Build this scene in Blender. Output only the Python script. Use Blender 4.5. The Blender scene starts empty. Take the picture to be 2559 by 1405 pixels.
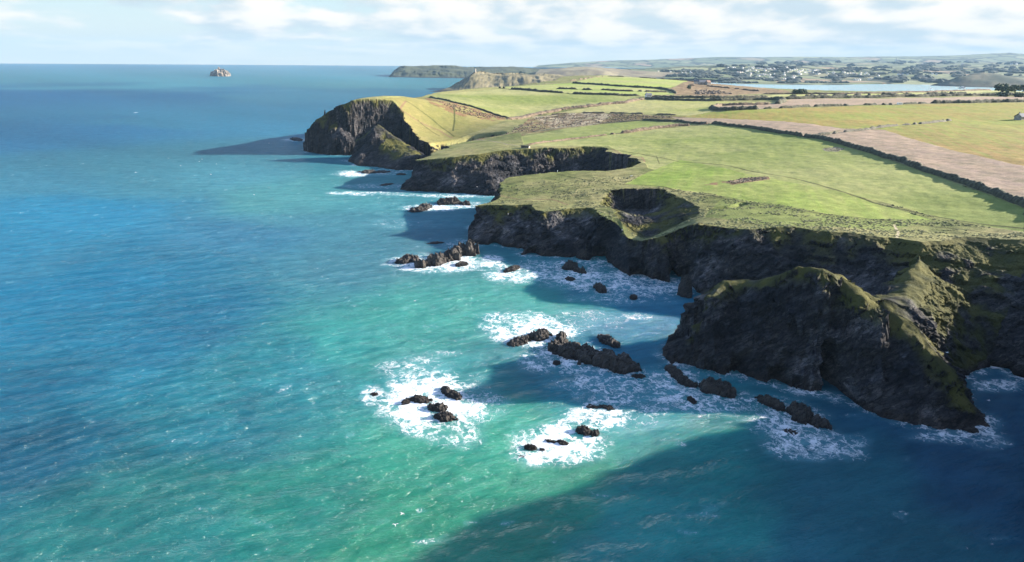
import bpy, bmesh, math, random
import numpy as np
from mathutils import Vector, Matrix
from mathutils.bvhtree import BVHTree
random.seed(7); rng = np.random.default_rng(7)
C = bpy.context.scene.collection
SC = bpy.context.scene
# ------------------------------------------------------------------ camera, world, sun, exposure
F = 1706.0; H = 100.0; PITCH = math.atan((702.5-156.8)/F); RHO = math.radians(.48)
f0 = np.array([0, math.cos(PITCH), -math.sin(PITCH)]); u0 = np.array([0, math.sin(PITCH), math.cos(PITCH)]); r0 = np.array([1., 0, 0])
RT = r0*math.cos(RHO)+u0*math.sin(RHO); UP = -r0*math.sin(RHO)+u0*math.cos(RHO)
cam = bpy.data.cameras.new('camera'); cam.sensor_width = 36; cam.lens = 36*F/2559; cam.clip_start = 1; cam.clip_end = 60000
co = bpy.data.objects.new('camera', cam); C.objects.link(co)
co.matrix_world = Matrix(((RT[0], UP[0], -f0[0], 0), (RT[1], UP[1], -f0[1], 0), (RT[2], UP[2], -f0[2], H), (0, 0, 0, 1)))
SC.camera = co
SUN_EL, SUN_AZ = 17.5, 79.0       # degrees; azimuth clockwise from +Y
wd = bpy.data.worlds.new("World"); SC.world = wd; wd.use_nodes = True
nt = wd.node_tree; N = nt.nodes; L = nt.links
sky = N.new('ShaderNodeTexSky'); sky.sky_type = 'NISHITA'; sky.sun_disc = False
sky.sun_elevation = math.radians(SUN_EL); sky.sun_rotation = math.radians(SUN_AZ); sky.air_density = 1.0; sky.dust_density = .3; sky.ozone_density = 2.5; sky.altitude = 100
def nd(t, kind, ins=None, **kw):
    n = t.nodes.new(kind)
    for k, v in kw.items(): setattr(n, k, v)
    for k, v in (ins or {}).items():
        s = n.inputs[k]
        if isinstance(v, bpy.types.NodeSocket): t.links.new(v, s)
        else: s.default_value = v
    return n
def mth(t, op, a, b=None, c=None, clamp=False):
    ins = {0: a}
    if b is not None: ins[1] = b
    if c is not None: ins[2] = c
    return nd(t, 'ShaderNodeMath', ins, operation=op, use_clamp=clamp).outputs[0]
def mixc(t, f, a, b, blend='MIX'):
    n = nd(t, 'ShaderNodeMix', data_type='RGBA', blend_type=blend)
    for s, v in ((n.inputs[0], f), (n.inputs[6], a), (n.inputs[7], b)):
        if isinstance(v, bpy.types.NodeSocket): t.links.new(v, s)
        else: s.default_value = v
    return n.outputs[2]
def rot_scale(t, v, rot, sc):
    a = nd(t, 'ShaderNodeMapping', {'Vector': v, 'Rotation': rot}).outputs[0]
    return nd(t, 'ShaderNodeMapping', {'Vector': a, 'Scale': sc}).outputs[0]
def ramp(t, x, lo, hi, a=0., b=1., smooth=True):
    n = nd(t, 'ShaderNodeMapRange', {0: x, 1: lo, 2: hi, 3: a, 4: b}, interpolation_type='SMOOTHSTEP' if smooth else 'LINEAR')
    return n.outputs[0]
tc = N.new('ShaderNodeTexCoord')
sp = nd(nt, 'ShaderNodeSeparateXYZ', {0: tc.outputs['Generated']})
lz = mth(nt, 'LOGARITHM', mth(nt, 'ADD', mth(nt, 'MAXIMUM', sp.outputs[2], 0.0), .018), 2.71828)
cv = nd(nt, 'ShaderNodeCombineXYZ', {0: mth(nt, 'MULTIPLY', sp.outputs[0], 7.2), 1: mth(nt, 'MULTIPLY', sp.outputs[1], 7.2), 2: mth(nt, 'MULTIPLY', lz, 1.7)}).outputs[0]
n1 = nd(nt, 'ShaderNodeTexNoise', {'Vector': cv, 'Scale': 1.0, 'Detail': 9., 'Roughness': .50, 'Distortion': .0}).outputs[0]
cv2 = nd(nt, 'ShaderNodeVectorMath', {0: cv, 1: (.20, -.03, .20)}, operation='ADD').outputs[0]
n2 = nd(nt, 'ShaderNodeTexNoise', {'Vector': cv2, 'Scale': 1.0, 'Detail': 9., 'Roughness': .50, 'Distortion': .0}).outputs[0]
az_d = mth(nt, 'MULTIPLY', sp.outputs[0], .20)                       # cloudier to the south-east
cover = ramp(nt, mth(nt, 'ADD', n1, az_d), .35, .49)
shade = ramp(nt, mth(nt, 'SUBTRACT', n1, n2), -.12, .10)
CL = 5.0
cloud = mixc(nt, shade, (.68*CL, .80*CL, .86*CL, 1), (1.22*CL, 1.14*CL, 1.03*CL, 1))
clear = mixc(nt, ramp(nt, sp.outputs[2], .0, .09), (.94*CL, .99*CL, .90*CL, 1), (.72*CL, .93*CL, .96*CL, 1))
skyc = mixc(nt, ramp(nt, sp.outputs[2], .05, .28), clear, mixc(nt, 1., sky.outputs[0], (1.5, 1.65, 1.9, 1), 'MULTIPLY'))
fin = mixc(nt, mth(nt, 'MULTIPLY', cover, mth(nt, 'MULTIPLY', ramp(nt, sp.outputs[2], .004, .03, .2, .95), ramp(nt, sp.outputs[2], .15, .5, 1., .25))), skyc, cloud)
L.new(fin, N['Background'].inputs[0]); N['Background'].inputs[1].default_value = .05
sl = bpy.data.lights.new('sun', 'SUN'); sl.energy = 5.0; sl.angle = math.radians(.5); sl.color = (1, .90, .76)
so = bpy.data.objects.new('sun', sl); C.objects.link(so)
el, az = math.radians(SUN_EL), math.radians(SUN_AZ)
sd = Vector((math.sin(az)*math.cos(el), math.cos(az)*math.cos(el), math.sin(el)))
so.rotation_euler = sd.to_track_quat('Z', 'Y').to_euler(); so.location = (300, 100, 300)
vs = SC.view_settings; vs.view_transform = 'Standard'; vs.look = 'None'; vs.exposure = 2.0; vs.gamma = 1; vs.use_curve_mapping = False
try: SC.cycles.volume_bounces = 0; SC.cycles.max_bounces = 5; SC.cycles.diffuse_bounces = 2
except Exception: pass
# ------------------------------------------------------------------ numeric helpers
def srgb(r, g, b, k=1.0):
    f = lambda c: (c/255/12.92 if c <= 10 else ((c/255+.055)/1.055)**2.4)*k
    return np.array([f(r), f(g), f(b)])
def at(x, y, z=0.):
    d = f0+RT*((x-1279.5)/F)+UP*((702.5-y)/F); t = (z-H)/d[2]
    return d[0]*t, d[1]*t
def atY(x, y, Y):                  # the point of that view line at northing Y
    d = f0+RT*((x-1279.5)/F)+UP*((702.5-y)/F); t = Y/d[1]
    return np.array([d[0]*t, Y, H+d[2]*t])
def project(X, Y, Z):
    dz = Z-H; k = Y*f0[1]+dz*f0[2]; k = np.where(np.abs(k) < 1e-3, 1e-3, k)
    px = 1279.5+F*(X*RT[0]+Y*RT[1]+dz*RT[2])/k; py = 702.5-F*(X*UP[0]+Y*UP[1]+dz*UP[2])/k
    return np.where(k > 1, px, -1e6), np.where(k > 1, py, -1e6)
def _hash(ix, iy, iz, seed):
    h = (ix.astype(np.uint32)*np.uint32(374761393)+iy.astype(np.uint32)*np.uint32(668265263)+iz.astype(np.uint32)*np.uint32(2246822519)+np.uint32(seed*3266489917 & 0xffffffff))
    h = (h ^ (h >> np.uint32(13)))*np.uint32(1274126177); h = h ^ (h >> np.uint32(16))
    return h.astype(np.float32)*np.float32(1/4294967296.0)
def vnoise(x, y, z=None, seed=1):
    x = np.asarray(x, np.float32); y = np.asarray(y, np.float32)
    xf = np.floor(x); yf = np.floor(y); ix = xf.astype(np.int64).astype(np.int32); iy = yf.astype(np.int64).astype(np.int32)
    fx = x-xf; fy = y-yf; fx = fx*fx*(3-2*fx); fy = fy*fy*(3-2*fy)
    if z is None:
        o = np.zeros_like(ix)
        a = _hash(ix, iy, o, seed); b = _hash(ix+1, iy, o, seed); c = _hash(ix, iy+1, o, seed); d = _hash(ix+1, iy+1, o, seed)
        return ((a+(b-a)*fx)+((c+(d-c)*fx)-(a+(b-a)*fx))*fy)*2-1
    z = np.asarray(z, np.float32); zf = np.floor(z); iz = zf.astype(np.int32); fz = z-zf; fz = fz*fz*(3-2*fz)
    r = []
    for k in (0, 1):
        a = _hash(ix, iy, iz+k, seed); b = _hash(ix+1, iy, iz+k, seed); c = _hash(ix, iy+1, iz+k, seed); d = _hash(ix+1, iy+1, iz+k, seed)
        r.append((a+(b-a)*fx)+((c+(d-c)*fx)-(a+(b-a)*fx))*fy)
    return (r[0]+(r[1]-r[0])*fz)*2-1
def fbm(x, y, z=None, o=4, seed=1, rough=.5, ridged=False):
    s = 0; a = 1.; t = 0; f = 1.
    for i in range(o):
        v = vnoise(x*f+i*17.3, y*f-i*9.1, None if z is None else z*f, seed+i)
        if ridged: v = 1-2*np.abs(v)
        s = s+v*a; t += a; a *= rough; f *= 2.03
    return s/t
def sstep(a, b, x):
    t = np.clip((x-a)/(b-a), 0, 1); return t*t*(3-2*t)
def inside(x, y, poly):
    r = np.zeros(x.shape, bool); n = len(poly)
    bx = [p[0] for p in poly]; by = [p[1] for p in poly]
    sel = np.nonzero((x > min(bx)) & (x < max(bx)) & (y > min(by)) & (y < max(by)))
    xs = x[sel]; ys = y[sel]; q = np.zeros(xs.shape, bool)
    for i in range(n):
        x1, y1 = poly[i]; x2, y2 = poly[(i+1) % n]
        if y1 == y2: continue
        c = ((y1 > ys) != (y2 > ys)); q ^= c & (xs < (x2-x1)*(ys-y1)/(y2-y1)+x1)
    r[sel] = q
    return r
def distpoly(x, y, pts, zs=None, closed=True, lim=90.):
    d = np.full(x.shape, lim, np.float32); zz = np.zeros(x.shape, np.float32); n = len(pts)
    for i in range(n if closed else n-1):
        (x1, y1), (x2, y2) = pts[i][:2], pts[(i+1) % n][:2]
        m = np.nonzero((x > min(x1, x2)-lim) & (x < max(x1, x2)+lim) & (y > min(y1, y2)-lim) & (y < max(y1, y2)+lim))
        xs = x[m]; ys = y[m]; dx, dy = x2-x1, y2-y1; l = dx*dx+dy*dy+1e-9
        t = np.clip(((xs-x1)*dx+(ys-y1)*dy)/l, 0, 1); q = np.hypot(xs-x1-t*dx, ys-y1-t*dy)
        b = q < d[m]
        if zs is not None: zz[m] = np.where(b, zs[i]+(zs[(i+1) % n]-zs[i])*t, zz[m])
        d[m] = np.minimum(q, d[m])
    return (d, zz) if zs is not None else d
# ------------------------------------------------------------------ object helpers
def props(o, **kw):
    for k, v in kw.items():
        if v: o[k] = v
    return o
def mesh_np(name, V, Fc, mat, smooth=True, cols=None, attrs=None, parent=None, **kw):
    V = np.asarray(V, np.float32); Fc = np.asarray(Fc, np.int32); nf, k = Fc.shape
    me = bpy.data.meshes.new(name); me.vertices.add(len(V)); me.vertices.foreach_set('co', V.ravel())
    me.loops.add(nf*k); me.loops.foreach_set('vertex_index', Fc.ravel())
    me.polygons.add(nf); me.polygons.foreach_set('loop_start', np.arange(nf, dtype=np.int32)*k)
    try: me.polygons.foreach_set('loop_total', np.full(nf, k, np.int32))
    except Exception: pass
    me.polygons.foreach_set('use_smooth', np.full(nf, smooth))
    if cols is not None:
        a = me.attributes.new('col', 'FLOAT_COLOR', 'POINT'); c = np.ones((len(V), 4), np.float32); c[:, :3] = cols; a.data.foreach_set('color', c.ravel())
    for k2, v in (attrs or {}).items():
        a = me.attributes.new(k2, 'FLOAT', 'POINT'); a.data.foreach_set('value', np.asarray(v, np.float32).ravel())
    me.update(calc_edges=True); me.validate()
    me.materials.append(mat)
    o = bpy.data.objects.new(name, me); C.objects.link(o)
    if parent: o.parent = parent
    return props(o, **kw)
def grid_faces(nr, nc):
    i = np.arange(nr-1)[:, None]*nc+np.arange(nc-1)[None, :]
    return np.stack([i, i+1, i+nc+1, i+nc], -1).reshape(-1, 4)
def sub(V, Fc, mask_f, arrs):
    f = Fc[mask_f]; u, inv = np.unique(f, return_inverse=True)
    return V[u], inv.reshape(f.shape), [a[u] for a in arrs]
def mat_new(name):
    m = bpy.data.materials.new(name); m.use_nodes = True; t = m.node_tree
    return m, t, t.nodes['Principled BSDF']
def flat_mat(name, rgb, rough=.8, var=.25, scale=.5, bump=0.):
    m, t, b = mat_new(name); g = t.nodes.new('ShaderNodeNewGeometry')
    n = nd(t, 'ShaderNodeTexNoise', {'Vector': g.outputs['Position'], 'Scale': scale, 'Detail': 4.}).outputs[0]
    c = mixc(t, ramp(t, n, .3, .7), tuple(np.array(rgb)*(1-var))+(1,), tuple(np.array(rgb)*(1+var))+(1,))
    t.links.new(c, b.inputs['Base Color']); b.inputs['Roughness'].default_value = rough
    if bump: t.links.new(nd(t, 'ShaderNodeBump', {'Height': n, 'Distance': bump}).outputs[0], b.inputs['Normal'])
    return m
# ------------------------------------------------------------------ materials
def land_material():
    m, t, b = mat_new('land'); P = t.nodes.new('ShaderNodeNewGeometry').outputs['Position']
    col = nd(t, 'ShaderNodeAttribute', attribute_name='col').outputs['Color']
    rock = nd(t, 'ShaderNodeAttribute', attribute_name='rock').outputs['Fac']
    rough = nd(t, 'ShaderNodeAttribute', attribute_name='tuft').outputs['Fac']
    nf = nd(t, 'ShaderNodeTexNoise', {'Vector': P, 'Scale': 1.1, 'Detail': 6., 'Roughness': .7}).outputs[0]
    nm = nd(t, 'ShaderNodeTexNoise', {'Vector': P, 'Scale': .12, 'Detail': 6., 'Roughness': .6}).outputs[0]
    # tilted beds of slate, folded by noise
    mp = rot_scale(t, P, (.55, .45, .3), (.13, .18, .48))
    wv = nd(t, 'ShaderNodeTexNoise', {'Vector': mp, 'Scale': 1.0, 'Detail': 7., 'Roughness': .66, 'Distortion': .7}).outputs[0]
    vein = ramp(t, wv, .60, .72)
    wq = nd(t, 'ShaderNodeVectorMath', {0: mp, 1: nd(t, 'ShaderNodeTexNoise', {'Vector': P, 'Scale': .3, 'Detail': 3.}).outputs['Color']}, operation='ADD').outputs[0]
    vb = nd(t, 'ShaderNodeTexVoronoi', {'Vector': wq, 'Scale': 2.6}); vbe = nd(t, 'ShaderNodeTexVoronoi', {'Vector': wq, 'Scale': 2.6}, feature='DISTANCE_TO_EDGE').outputs[0]
    vbl = nd(t, 'ShaderNodeSeparateColor', {0: vb.outputs['Color']}).outputs[0]
    g1 = mixc(t, 1.0, col, mixc(t, ramp(t, nf, .25, .75), (.70, .70, .66, 1), (1.28, 1.26, 1.3, 1)), 'MULTIPLY')
    g1 = mixc(t, mth(t, 'MULTIPLY', rough, ramp(t, nf, .5, .66)), g1, mixc(t, 1., g1, (.42, .45, .42, 1), 'MULTIPLY'))
    g1 = mixc(t, .6, g1, mixc(t, 1.0, g1, mixc(t, ramp(t, nm, .3, .7), (.78, .84, .76, 1), (1.25, 1.17, 1.2, 1)), 'MULTIPLY'))
    r1 = mixc(t, 1.0, col, mixc(t, ramp(t, wv, .32, .62), (.45, .45, .5, 1), (1.85, 1.68, 1.5, 1)), 'MULTIPLY')
    r1 = mixc(t, mth(t, 'MULTIPLY', vein, .7), r1, mixc(t, 1., r1, (2.6, 2.45, 2.25, 1), 'MULTIPLY'))
    r1 = mixc(t, 1., r1, mixc(t, vbl, (.62, .64, .68, 1), (1.45, 1.4, 1.35, 1)), 'MULTIPLY')
    r1 = mixc(t, ramp(t, vbe, .0, .09, .75, 0.), r1, (.012, .012, .014, 1))
    t.links.new(mixc(t, rock, g1, r1), b.inputs['Base Color'])
    b.inputs['Roughness'].default_value = .9; b.inputs['Specular IOR Level'].default_value = .15
    hgt = mth(t, 'ADD', mth(t, 'MULTIPLY', nf, mth(t, 'MULTIPLY_ADD', rough, .55, .12)), mth(t, 'MULTIPLY', mth(t, 'ADD', wv, mth(t, 'MULTIPLY', nm, 1.)), mth(t, 'MULTIPLY', rock, 3.4)))
    t.links.new(nd(t, 'ShaderNodeBump', {'Height': hgt, 'Distance': 1.0, 'Strength': .9}).outputs[0], b.inputs['Normal'])
    return m
def far_material(name, cell, tint=(1, 1, 1), wood=.5, brown=.5):
    m, t, b = mat_new(name); P = t.nodes.new('ShaderNodeNewGeometry').outputs['Position']
    wp = nd(t, 'ShaderNodeTexNoise', {'Vector': P, 'Scale': .002, 'Detail': 3.}).outputs['Color']
    P2 = nd(t, 'ShaderNodeVectorMath', {0: P, 1: nd(t, 'ShaderNodeVectorMath', {0: wp, 1: (cell*1.5, cell*1.5, 0)}, operation='MULTIPLY').outputs[0]}, operation='ADD').outputs[0]
    mp = nd(t, 'ShaderNodeMapping', {'Vector': P2, 'Scale': (1/cell, .55/cell, 0.)}).outputs[0]
    vo = nd(t, 'ShaderNodeTexVoronoi', {'Vector': mp, 'Scale': 1., 'Randomness': .8}, distance='CHEBYCHEV')
    ve = nd(t, 'ShaderNodeTexVoronoi', {'Vector': mp, 'Scale': 1., 'Randomness': .8}, feature='DISTANCE_TO_EDGE')
    sc = nd(t, 'ShaderNodeSeparateColor', {0: vo.outputs['Color']})
    c = mixc(t, sc.outputs[0], (.11, .14, .07, 1), (.26, .27, .15, 1))
    c = mixc(t, ramp(t, sc.outputs[1], 1-brown, 1-brown+.1), c, (.28, .21, .14, 1))
    c = mixc(t, ramp(t, ve.outputs[0], .03, .07, 1., 0.), c, (.045, .05, .035, 1))
    wn = nd(t, 'ShaderNodeTexNoise', {'Vector': nd(t, 'ShaderNodeMapping', {'Vector': P, 'Scale': (1, .6, 1)}).outputs[0], 'Scale': .0042, 'Detail': 6., 'Roughness': .62}).outputs[0]
    c = mixc(t, ramp(t, wn, .62-wood*.2, .66-wood*.2), c, (.035, .05, .03, 1))
    c = mixc(t, 1., c, tint+(1,), 'MULTIPLY')
    t.links.new(c, b.inputs['Base Color']); b.inputs['Roughness'].default_value = 1.; b.inputs['Specular IOR Level'].default_value = .1
    return m
USE_SSS = True
def water_material():
    m, t, b = mat_new('sea_water'); P = t.nodes.new('ShaderNodeNewGeometry').outputs['Position']
    col = nd(t, 'ShaderNodeAttribute', attribute_name='col').outputs['Color']
    fo = nd(t, 'ShaderNodeAttribute', attribute_name='foam').outputs['Fac']
    mp = rot_scale(t, P, (0, 0, -.44), (.10, .34, 1))
    w1 = nd(t, 'ShaderNodeTexNoise', {'Vector': mp, 'Scale': 1.1, 'Detail': 5., 'Roughness': .62, 'Distortion': .4}).outputs[0]
    mp2 = rot_scale(t, P, (0, 0, -.2), (.45, 1.2, 1))
    w2 = nd(t, 'ShaderNodeTexNoise', {'Vector': mp2, 'Scale': 1.0, 'Detail': 4., 'Roughness': .65}).outputs[0]
    w3 = nd(t, 'ShaderNodeTexNoise', {'Vector': rot_scale(t, P, (0, 0, -.3), (.035, .13, 1)), 'Scale': 1.0, 'Detail': 5., 'Roughness': .65}).outputs[0]
    # lacy foam: thin walls of warped cells, filled in where the water is most broken
    wr = nd(t, 'ShaderNodeTexNoise', {'Vector': P, 'Scale': .35, 'Detail': 5., 'Roughness': .6}).outputs['Color']
    Pw = nd(t, 'ShaderNodeVectorMath', {0: P, 1: nd(t, 'ShaderNodeVectorMath', {0: wr, 1: (9, 9, 0)}, operation='MULTIPLY').outputs[0]}, operation='ADD').outputs[0]
    Pw = nd(t, 'ShaderNodeMapping', {'Vector': Pw, 'Scale': (.8, .62, 0)}).outputs[0]
    v1 = nd(t, 'ShaderNodeTexVoronoi', {'Vector': Pw, 'Scale': .42}, feature='DISTANCE_TO_EDGE').outputs[0]
    v2 = nd(t, 'ShaderNodeTexVoronoi', {'Vector': Pw, 'Scale': 1.15}, feature='DISTANCE_TO_EDGE').outputs[0]
    nz = nd(t, 'ShaderNodeTexNoise', {'Vector': Pw, 'Scale': .5, 'Detail': 7., 'Roughness': .7}).outputs[0]
    lace = mth(t, 'ADD', mth(t, 'MULTIPLY', ramp(t, v1, 0., .28, 1., 0., False), .42), mth(t, 'MULTIPLY', ramp(t, v2, 0., .30, 1., 0., False), .30))
    lace = mth(t, 'ADD', lace, mth(t, 'MULTIPLY', ramp(t, nz, .3, .7), .45))
    thr = mth(t, 'MULTIPLY_ADD', fo, -.60, 1.11)
    foam = mth(t, 'MULTIPLY', ramp(t, mth(t, 'SUBTRACT', lace, thr), -.10, .32), ramp(t, fo, .02, .12), clamp=True)
    col = nd(t, 'ShaderNodeHueSaturation', {'Color': col, 'Saturation': 1.0, 'Value': .86}).outputs[0]
    body = mixc(t, mth(t, 'MULTIPLY', fo, .36), col, (.18, .44, .50, 1))
    body = mixc(t, ramp(t, mth(t, 'MULTIPLY', mth(t, 'ADD', w1, w3), .5), .34, .66), mixc(t, 1., body, (.72, .82, .86, 1), 'MULTIPLY'), mixc(t, 1., body, (1.30, 1.16, 1.12, 1), 'MULTIPLY'))  # wave shading put into the water colour: lighter crests, darker troughs
    t.nodes.remove(b)
    h1 = mth(t, 'ADD', mth(t, 'MULTIPLY_ADD', w3, 9.0, mth(t, 'MULTIPLY', w1, 4.2)), mth(t, 'MULTIPLY', w2, .95))
    bs = nd(t, 'ShaderNodeBump', {'Height': mth(t, 'ADD', mth(t, 'MULTIPLY', h1, .25), mth(t, 'MULTIPLY', foam, .3)), 'Distance': 1.0, 'Strength': .8}).outputs[0]
    bg = nd(t, 'ShaderNodeBump', {'Height': h1, 'Distance': 1.0, 'Strength': 1.0}).outputs[0]
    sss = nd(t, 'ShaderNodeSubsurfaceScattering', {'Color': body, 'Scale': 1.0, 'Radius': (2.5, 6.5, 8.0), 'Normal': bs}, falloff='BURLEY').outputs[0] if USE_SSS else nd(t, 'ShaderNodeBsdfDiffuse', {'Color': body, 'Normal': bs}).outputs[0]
    fd = nd(t, 'ShaderNodeBsdfDiffuse', {'Color': (.70, .73, .76, 1), 'Normal': bs}).outputs[0]
    gl = nd(t, 'ShaderNodeBsdfGlossy', {'Color': (1, 1, 1, 1), 'Roughness': .12, 'Normal': bg}).outputs[0]
    fr = mth(t, 'MINIMUM', nd(t, 'ShaderNodeFresnel', {'IOR': 1.33, 'Normal': bg}).outputs[0], .24)
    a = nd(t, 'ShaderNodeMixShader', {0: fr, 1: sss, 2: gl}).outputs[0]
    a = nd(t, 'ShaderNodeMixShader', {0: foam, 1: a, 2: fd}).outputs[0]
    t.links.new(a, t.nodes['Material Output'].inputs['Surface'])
    return m
M_land = land_material(); M_water = water_material()
M_far = far_material('far_fields', 260., wood=.30, brown=.22)
M_hills = far_material('hill_fields', 480., wood=.2, brown=.2)
# ------------------------------------------------------------------ ground: control heights and traced edges
TC = [(820,277,45.5),(850,263,52),(880,252,57),(940,245,59.3),(1000,240,60),(1050,300,34.5),(1100,350,16),(1200,330,24),(1280,295,30),(1300,260,42),(1300,235,52),(1500,230,54),
 (1600,195,66),(1430,205,60),(1520,190,66),(1740,205,58),(1700,240,50),(1100,232,54),(1200,226,54),(1250,219,56),(1030,400,21),(1100,385,25),(1180,375,28),
 (1300,368,30),(1400,366,31),(1510,367,31),(1600,400,29),(1190,515,17),(1250,495,18),(1330,515,20),(1250,450,22),(1400,428,26),(1450,500,22),(1500,430,27),
 (1550,550,21),(1650,570,24),(1740,535,27),(1750,565,28),(1900,575,30),(2230,592,30),(2290,602,30),(2559,595,31),(2500,480,35),(2000,450,33),(1800,400,32),
 (1700,340,35),(2000,345,40),(2400,300,46),(1800,300,42),(2200,350,42),(1850,276,48),(2200,262,51),(2559,256,53),(2200,235,52),(1900,234,49),(2480,227,53),(2000,235,50)]
ctl = np.array([at(*c)+(c[2],) for c in TC]+[(-228, 872, 28), (-212, 905, 38), (-190, 915, 48), (-160, 940, 52), (-262, 835, 26), (-250, 800, 24), (300, 225, 55), (420, 250, 50), (-100, 1500, 50), (600, 2150, 22), (1300, 1650, 22), (950, 1800, 18), (700, 1900, 22), (1700, 1500, 30), (1800, 2200, 5), (900, 500, 50), (200, 2200, 50)])  # unseen ground at right raised to shade the slope above the bay
def _phi(r): return np.sqrt(r*r+60.**2)
_A = np.zeros((len(ctl)+3,)*2); _r = np.hypot(ctl[:, 0][:, None]-ctl[:, 0], ctl[:, 1][:, None]-ctl[:, 1])
_A[:len(ctl), :len(ctl)] = _phi(_r)+np.eye(len(ctl))*-2.0; _A[:len(ctl), -3] = 1; _A[:len(ctl), -2] = ctl[:, 0]/1000; _A[:len(ctl), -1] = ctl[:, 1]/1000; _A[-3:, :len(ctl)] = _A[:len(ctl), -3:].T
_w = np.linalg.solve(_A, np.concatenate([ctl[:, 2], [0, 0, 0]]))
def T(X, Y):
    X = np.asarray(X, float); Y = np.asarray(Y, float); s = _w[-3]+_w[-2]*X/1000+_w[-1]*Y/1000
    for i in range(len(ctl)): s = s+_w[i]*_phi(np.hypot(X-ctl[i, 0], Y-ctl[i, 1]))
    return s
def march(px, py, r_lo=180, r_hi=3500):
    d = f0+RT*((px-1279.5)/F)+UP*((702.5-py)/F); hl = math.hypot(d[0], d[1])
    r = np.geomspace(r_lo, r_hi, 900); X = d[0]*r/hl; Y = d[1]*r/hl; Z = H+d[2]*r/hl; g = T(X, Y)-Z
    k = np.nonzero(g > 0)[0]; k = k[0] if len(k) else int(np.argmax(g))
    return float(X[k]), float(Y[k])
def mp_(l): return [march(*p) if len(p) == 2 else (p[1], p[2]) for p in l]
def wp_(l): return [at(*p) if len(p) == 2 else (p[1], p[2]) for p in l]
W = 'w'
coast = wp_([(W,420,3000),(W,150,2300),(W,60,1700),(W,-130,1250),(W,-165,1050),(W,-225,940),(W,-262,870),(757,372),(763,377),(780,381),(800,385),(835,387),(868,388),
 (W,-178,790),(W,-150,808),(W,-118,795),(W,-98,752),(W,-82,715),(W,-66,672),(W,-60,640),(W,-80,600),(1000,474),(1020,478),(1050,477),(1075,480),(1100,479),(1130,483),(1150,482),(1200,487),(1245,491),
 (W,10,560),(W,40,580),(W,75,578),(W,94,552),(W,80,527),(W,45,515),(W,5,492),(W,-18,462),(W,-26,425),(1180,600),(1192,610),(1220,611),(1260,617),(1300,622),(1308,638),(1350,641),(1400,641),
 (1430,646),(1448,636),(1475,655),(1520,660),(1540,685),(1580,692),(1640,695),(1685,705),(1700,694),(1720,694),(1735,730),(1770,748),(W,105,275),(W,130,260),(W,150,248),(W,160,226),(W,172,219),
 (2559,950),(W,205,188),(W,196,176),(W,172,160),(W,150,146),(W,133,128),(W,128,104),(W,150,80),(W,240,20),(W,700,-100),(W,2500,300),(W,2200,1500),(W,1600,2050),(W,1000,2150),(W,700,2300),(W,600,2600)])
top = mp_([(W,420,2900),(W,190,2280),(W,100,1700),(W,-95,1260),(W,-135,1060),(W,-190,950),(W,-215,880),(820,277),(850,262),(880,254),(910,250),(945,250),(988,255),(1003,280),(1015,302),(1028,330),(1040,357),
 (1060,362),(1082,362),(1090,375),(1075,390),(1030,402),(1080,398),(1130,394),(1180,387),(1205,382),(1250,376),(1310,373),(1400,371),(1450,367),(1512,368),(1515,388),(1560,394),(1595,397),
 (1602,405),(1575,421),(1520,427),(1450,425),(1400,428),(1330,436),(1275,441),(1255,455),(1245,480),(1240,500),(1190,516),(1240,513),(1330,514),(1340,528),(1360,532),(1400,525),(1445,521),(1478,522),
 (1520,545),(1570,562),(1620,572),(1690,562),(1720,553),(1745,553),(1780,565),(1830,573),(1900,573),(1990,570),(2080,582),(2150,588),(2235,598),(2290,606),(2330,600),(2400,592),(2480,592),(2559,595)])
top += [(236,255), (236,222), (222,196), (196,176), (170,158), (150,140), (146,118), (170,98), (250,40), (700,-60), (2450, 320), (2120, 1450), (1560, 1960), (960, 2060), (640, 2220), (540, 2560)]
SP = lambda l: (([p[:2] for p in l] if isinstance(l[0][0], float) else [at(*p)[:2] for p in l]), [p[2] for p in l])
knolls = [ # (foot polygon, spine points, cliffiness)
 (wp_([(868,404),(890,413),(925,417),(950,420),(985,426),(1022,426),(W,-72,668),(W,-66,690),(W,-92,730),(W,-118,768),(W,-150,772),(W,-172,748)]),
  [[(890,350,19),(915,335,26),(940,312,36),(970,335,27),(1005,358,19),(1040,385,12),(1060,388,16)]], .62),
 (wp_([(1665,890),(1690,907),(1760,919),(1830,936),(1900,956),(1960,969),(2010,979),(2070,987),(2130,1011),(2200,1041),(2290,1062),(2350,1071),(2400,1081),(2450,1086),(W,140,181),(W,143,190),(W,150,205),(W,163,219),(W,182,232),(W,178,262),(W,150,262),(W,130,252),(W,112,254),(W,92,250),(W,72,246),(W,60,240)]),
  [[(1735,840,10),(1775,747,24),(1815,703,27),(1870,700,28),(1930,690,32),(1990,668,36.5),(2050,670,37),(2110,690,34),(2150,740,30)],[(2110,690,34),(2150,725,30),(2210,752,26),(2270,735,25),(2295,660,28),(2290,606,30)],
   [(2210,752,26),(2260,812,22),(2320,880,16),(2390,960,9),(2425,1020,4)]], .60),
 ([(110,55),(112,100),(120,128),(133,150),(158,171),(196,196),(235,215),(260,150),(240,40)], [[(118.,62.,50),(127,110,52),(145,149,56),(189,181,56),(232,216,48)]], .75),  # unseen headland at right, crest shaped to throw shadow on the near water
 (wp_([(757,372),(768,380),(800,385),(835,387),(868,388),(W,-175,800),(W,-165,840),(W,-225,872),(W,-250,850)]), [[(764,330,22),(770,320,27),(790,302,36),(815,287,41.5),(824,276,46.5),(850,264,52),(880,253,57)], [(824,276,46.5),(834,288,40),(842,318,29),(848,348,16)]], .8),
]
crater_rim = mp_([(1520,478),(1560,475),(1610,474),(1665,476),(1690,490),(1725,505),(1748,520),(1738,538),(1700,548),(1650,556),(1610,560),(1570,552),(1545,540),(1525,520),(1500,512),(1508,495)])
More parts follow.
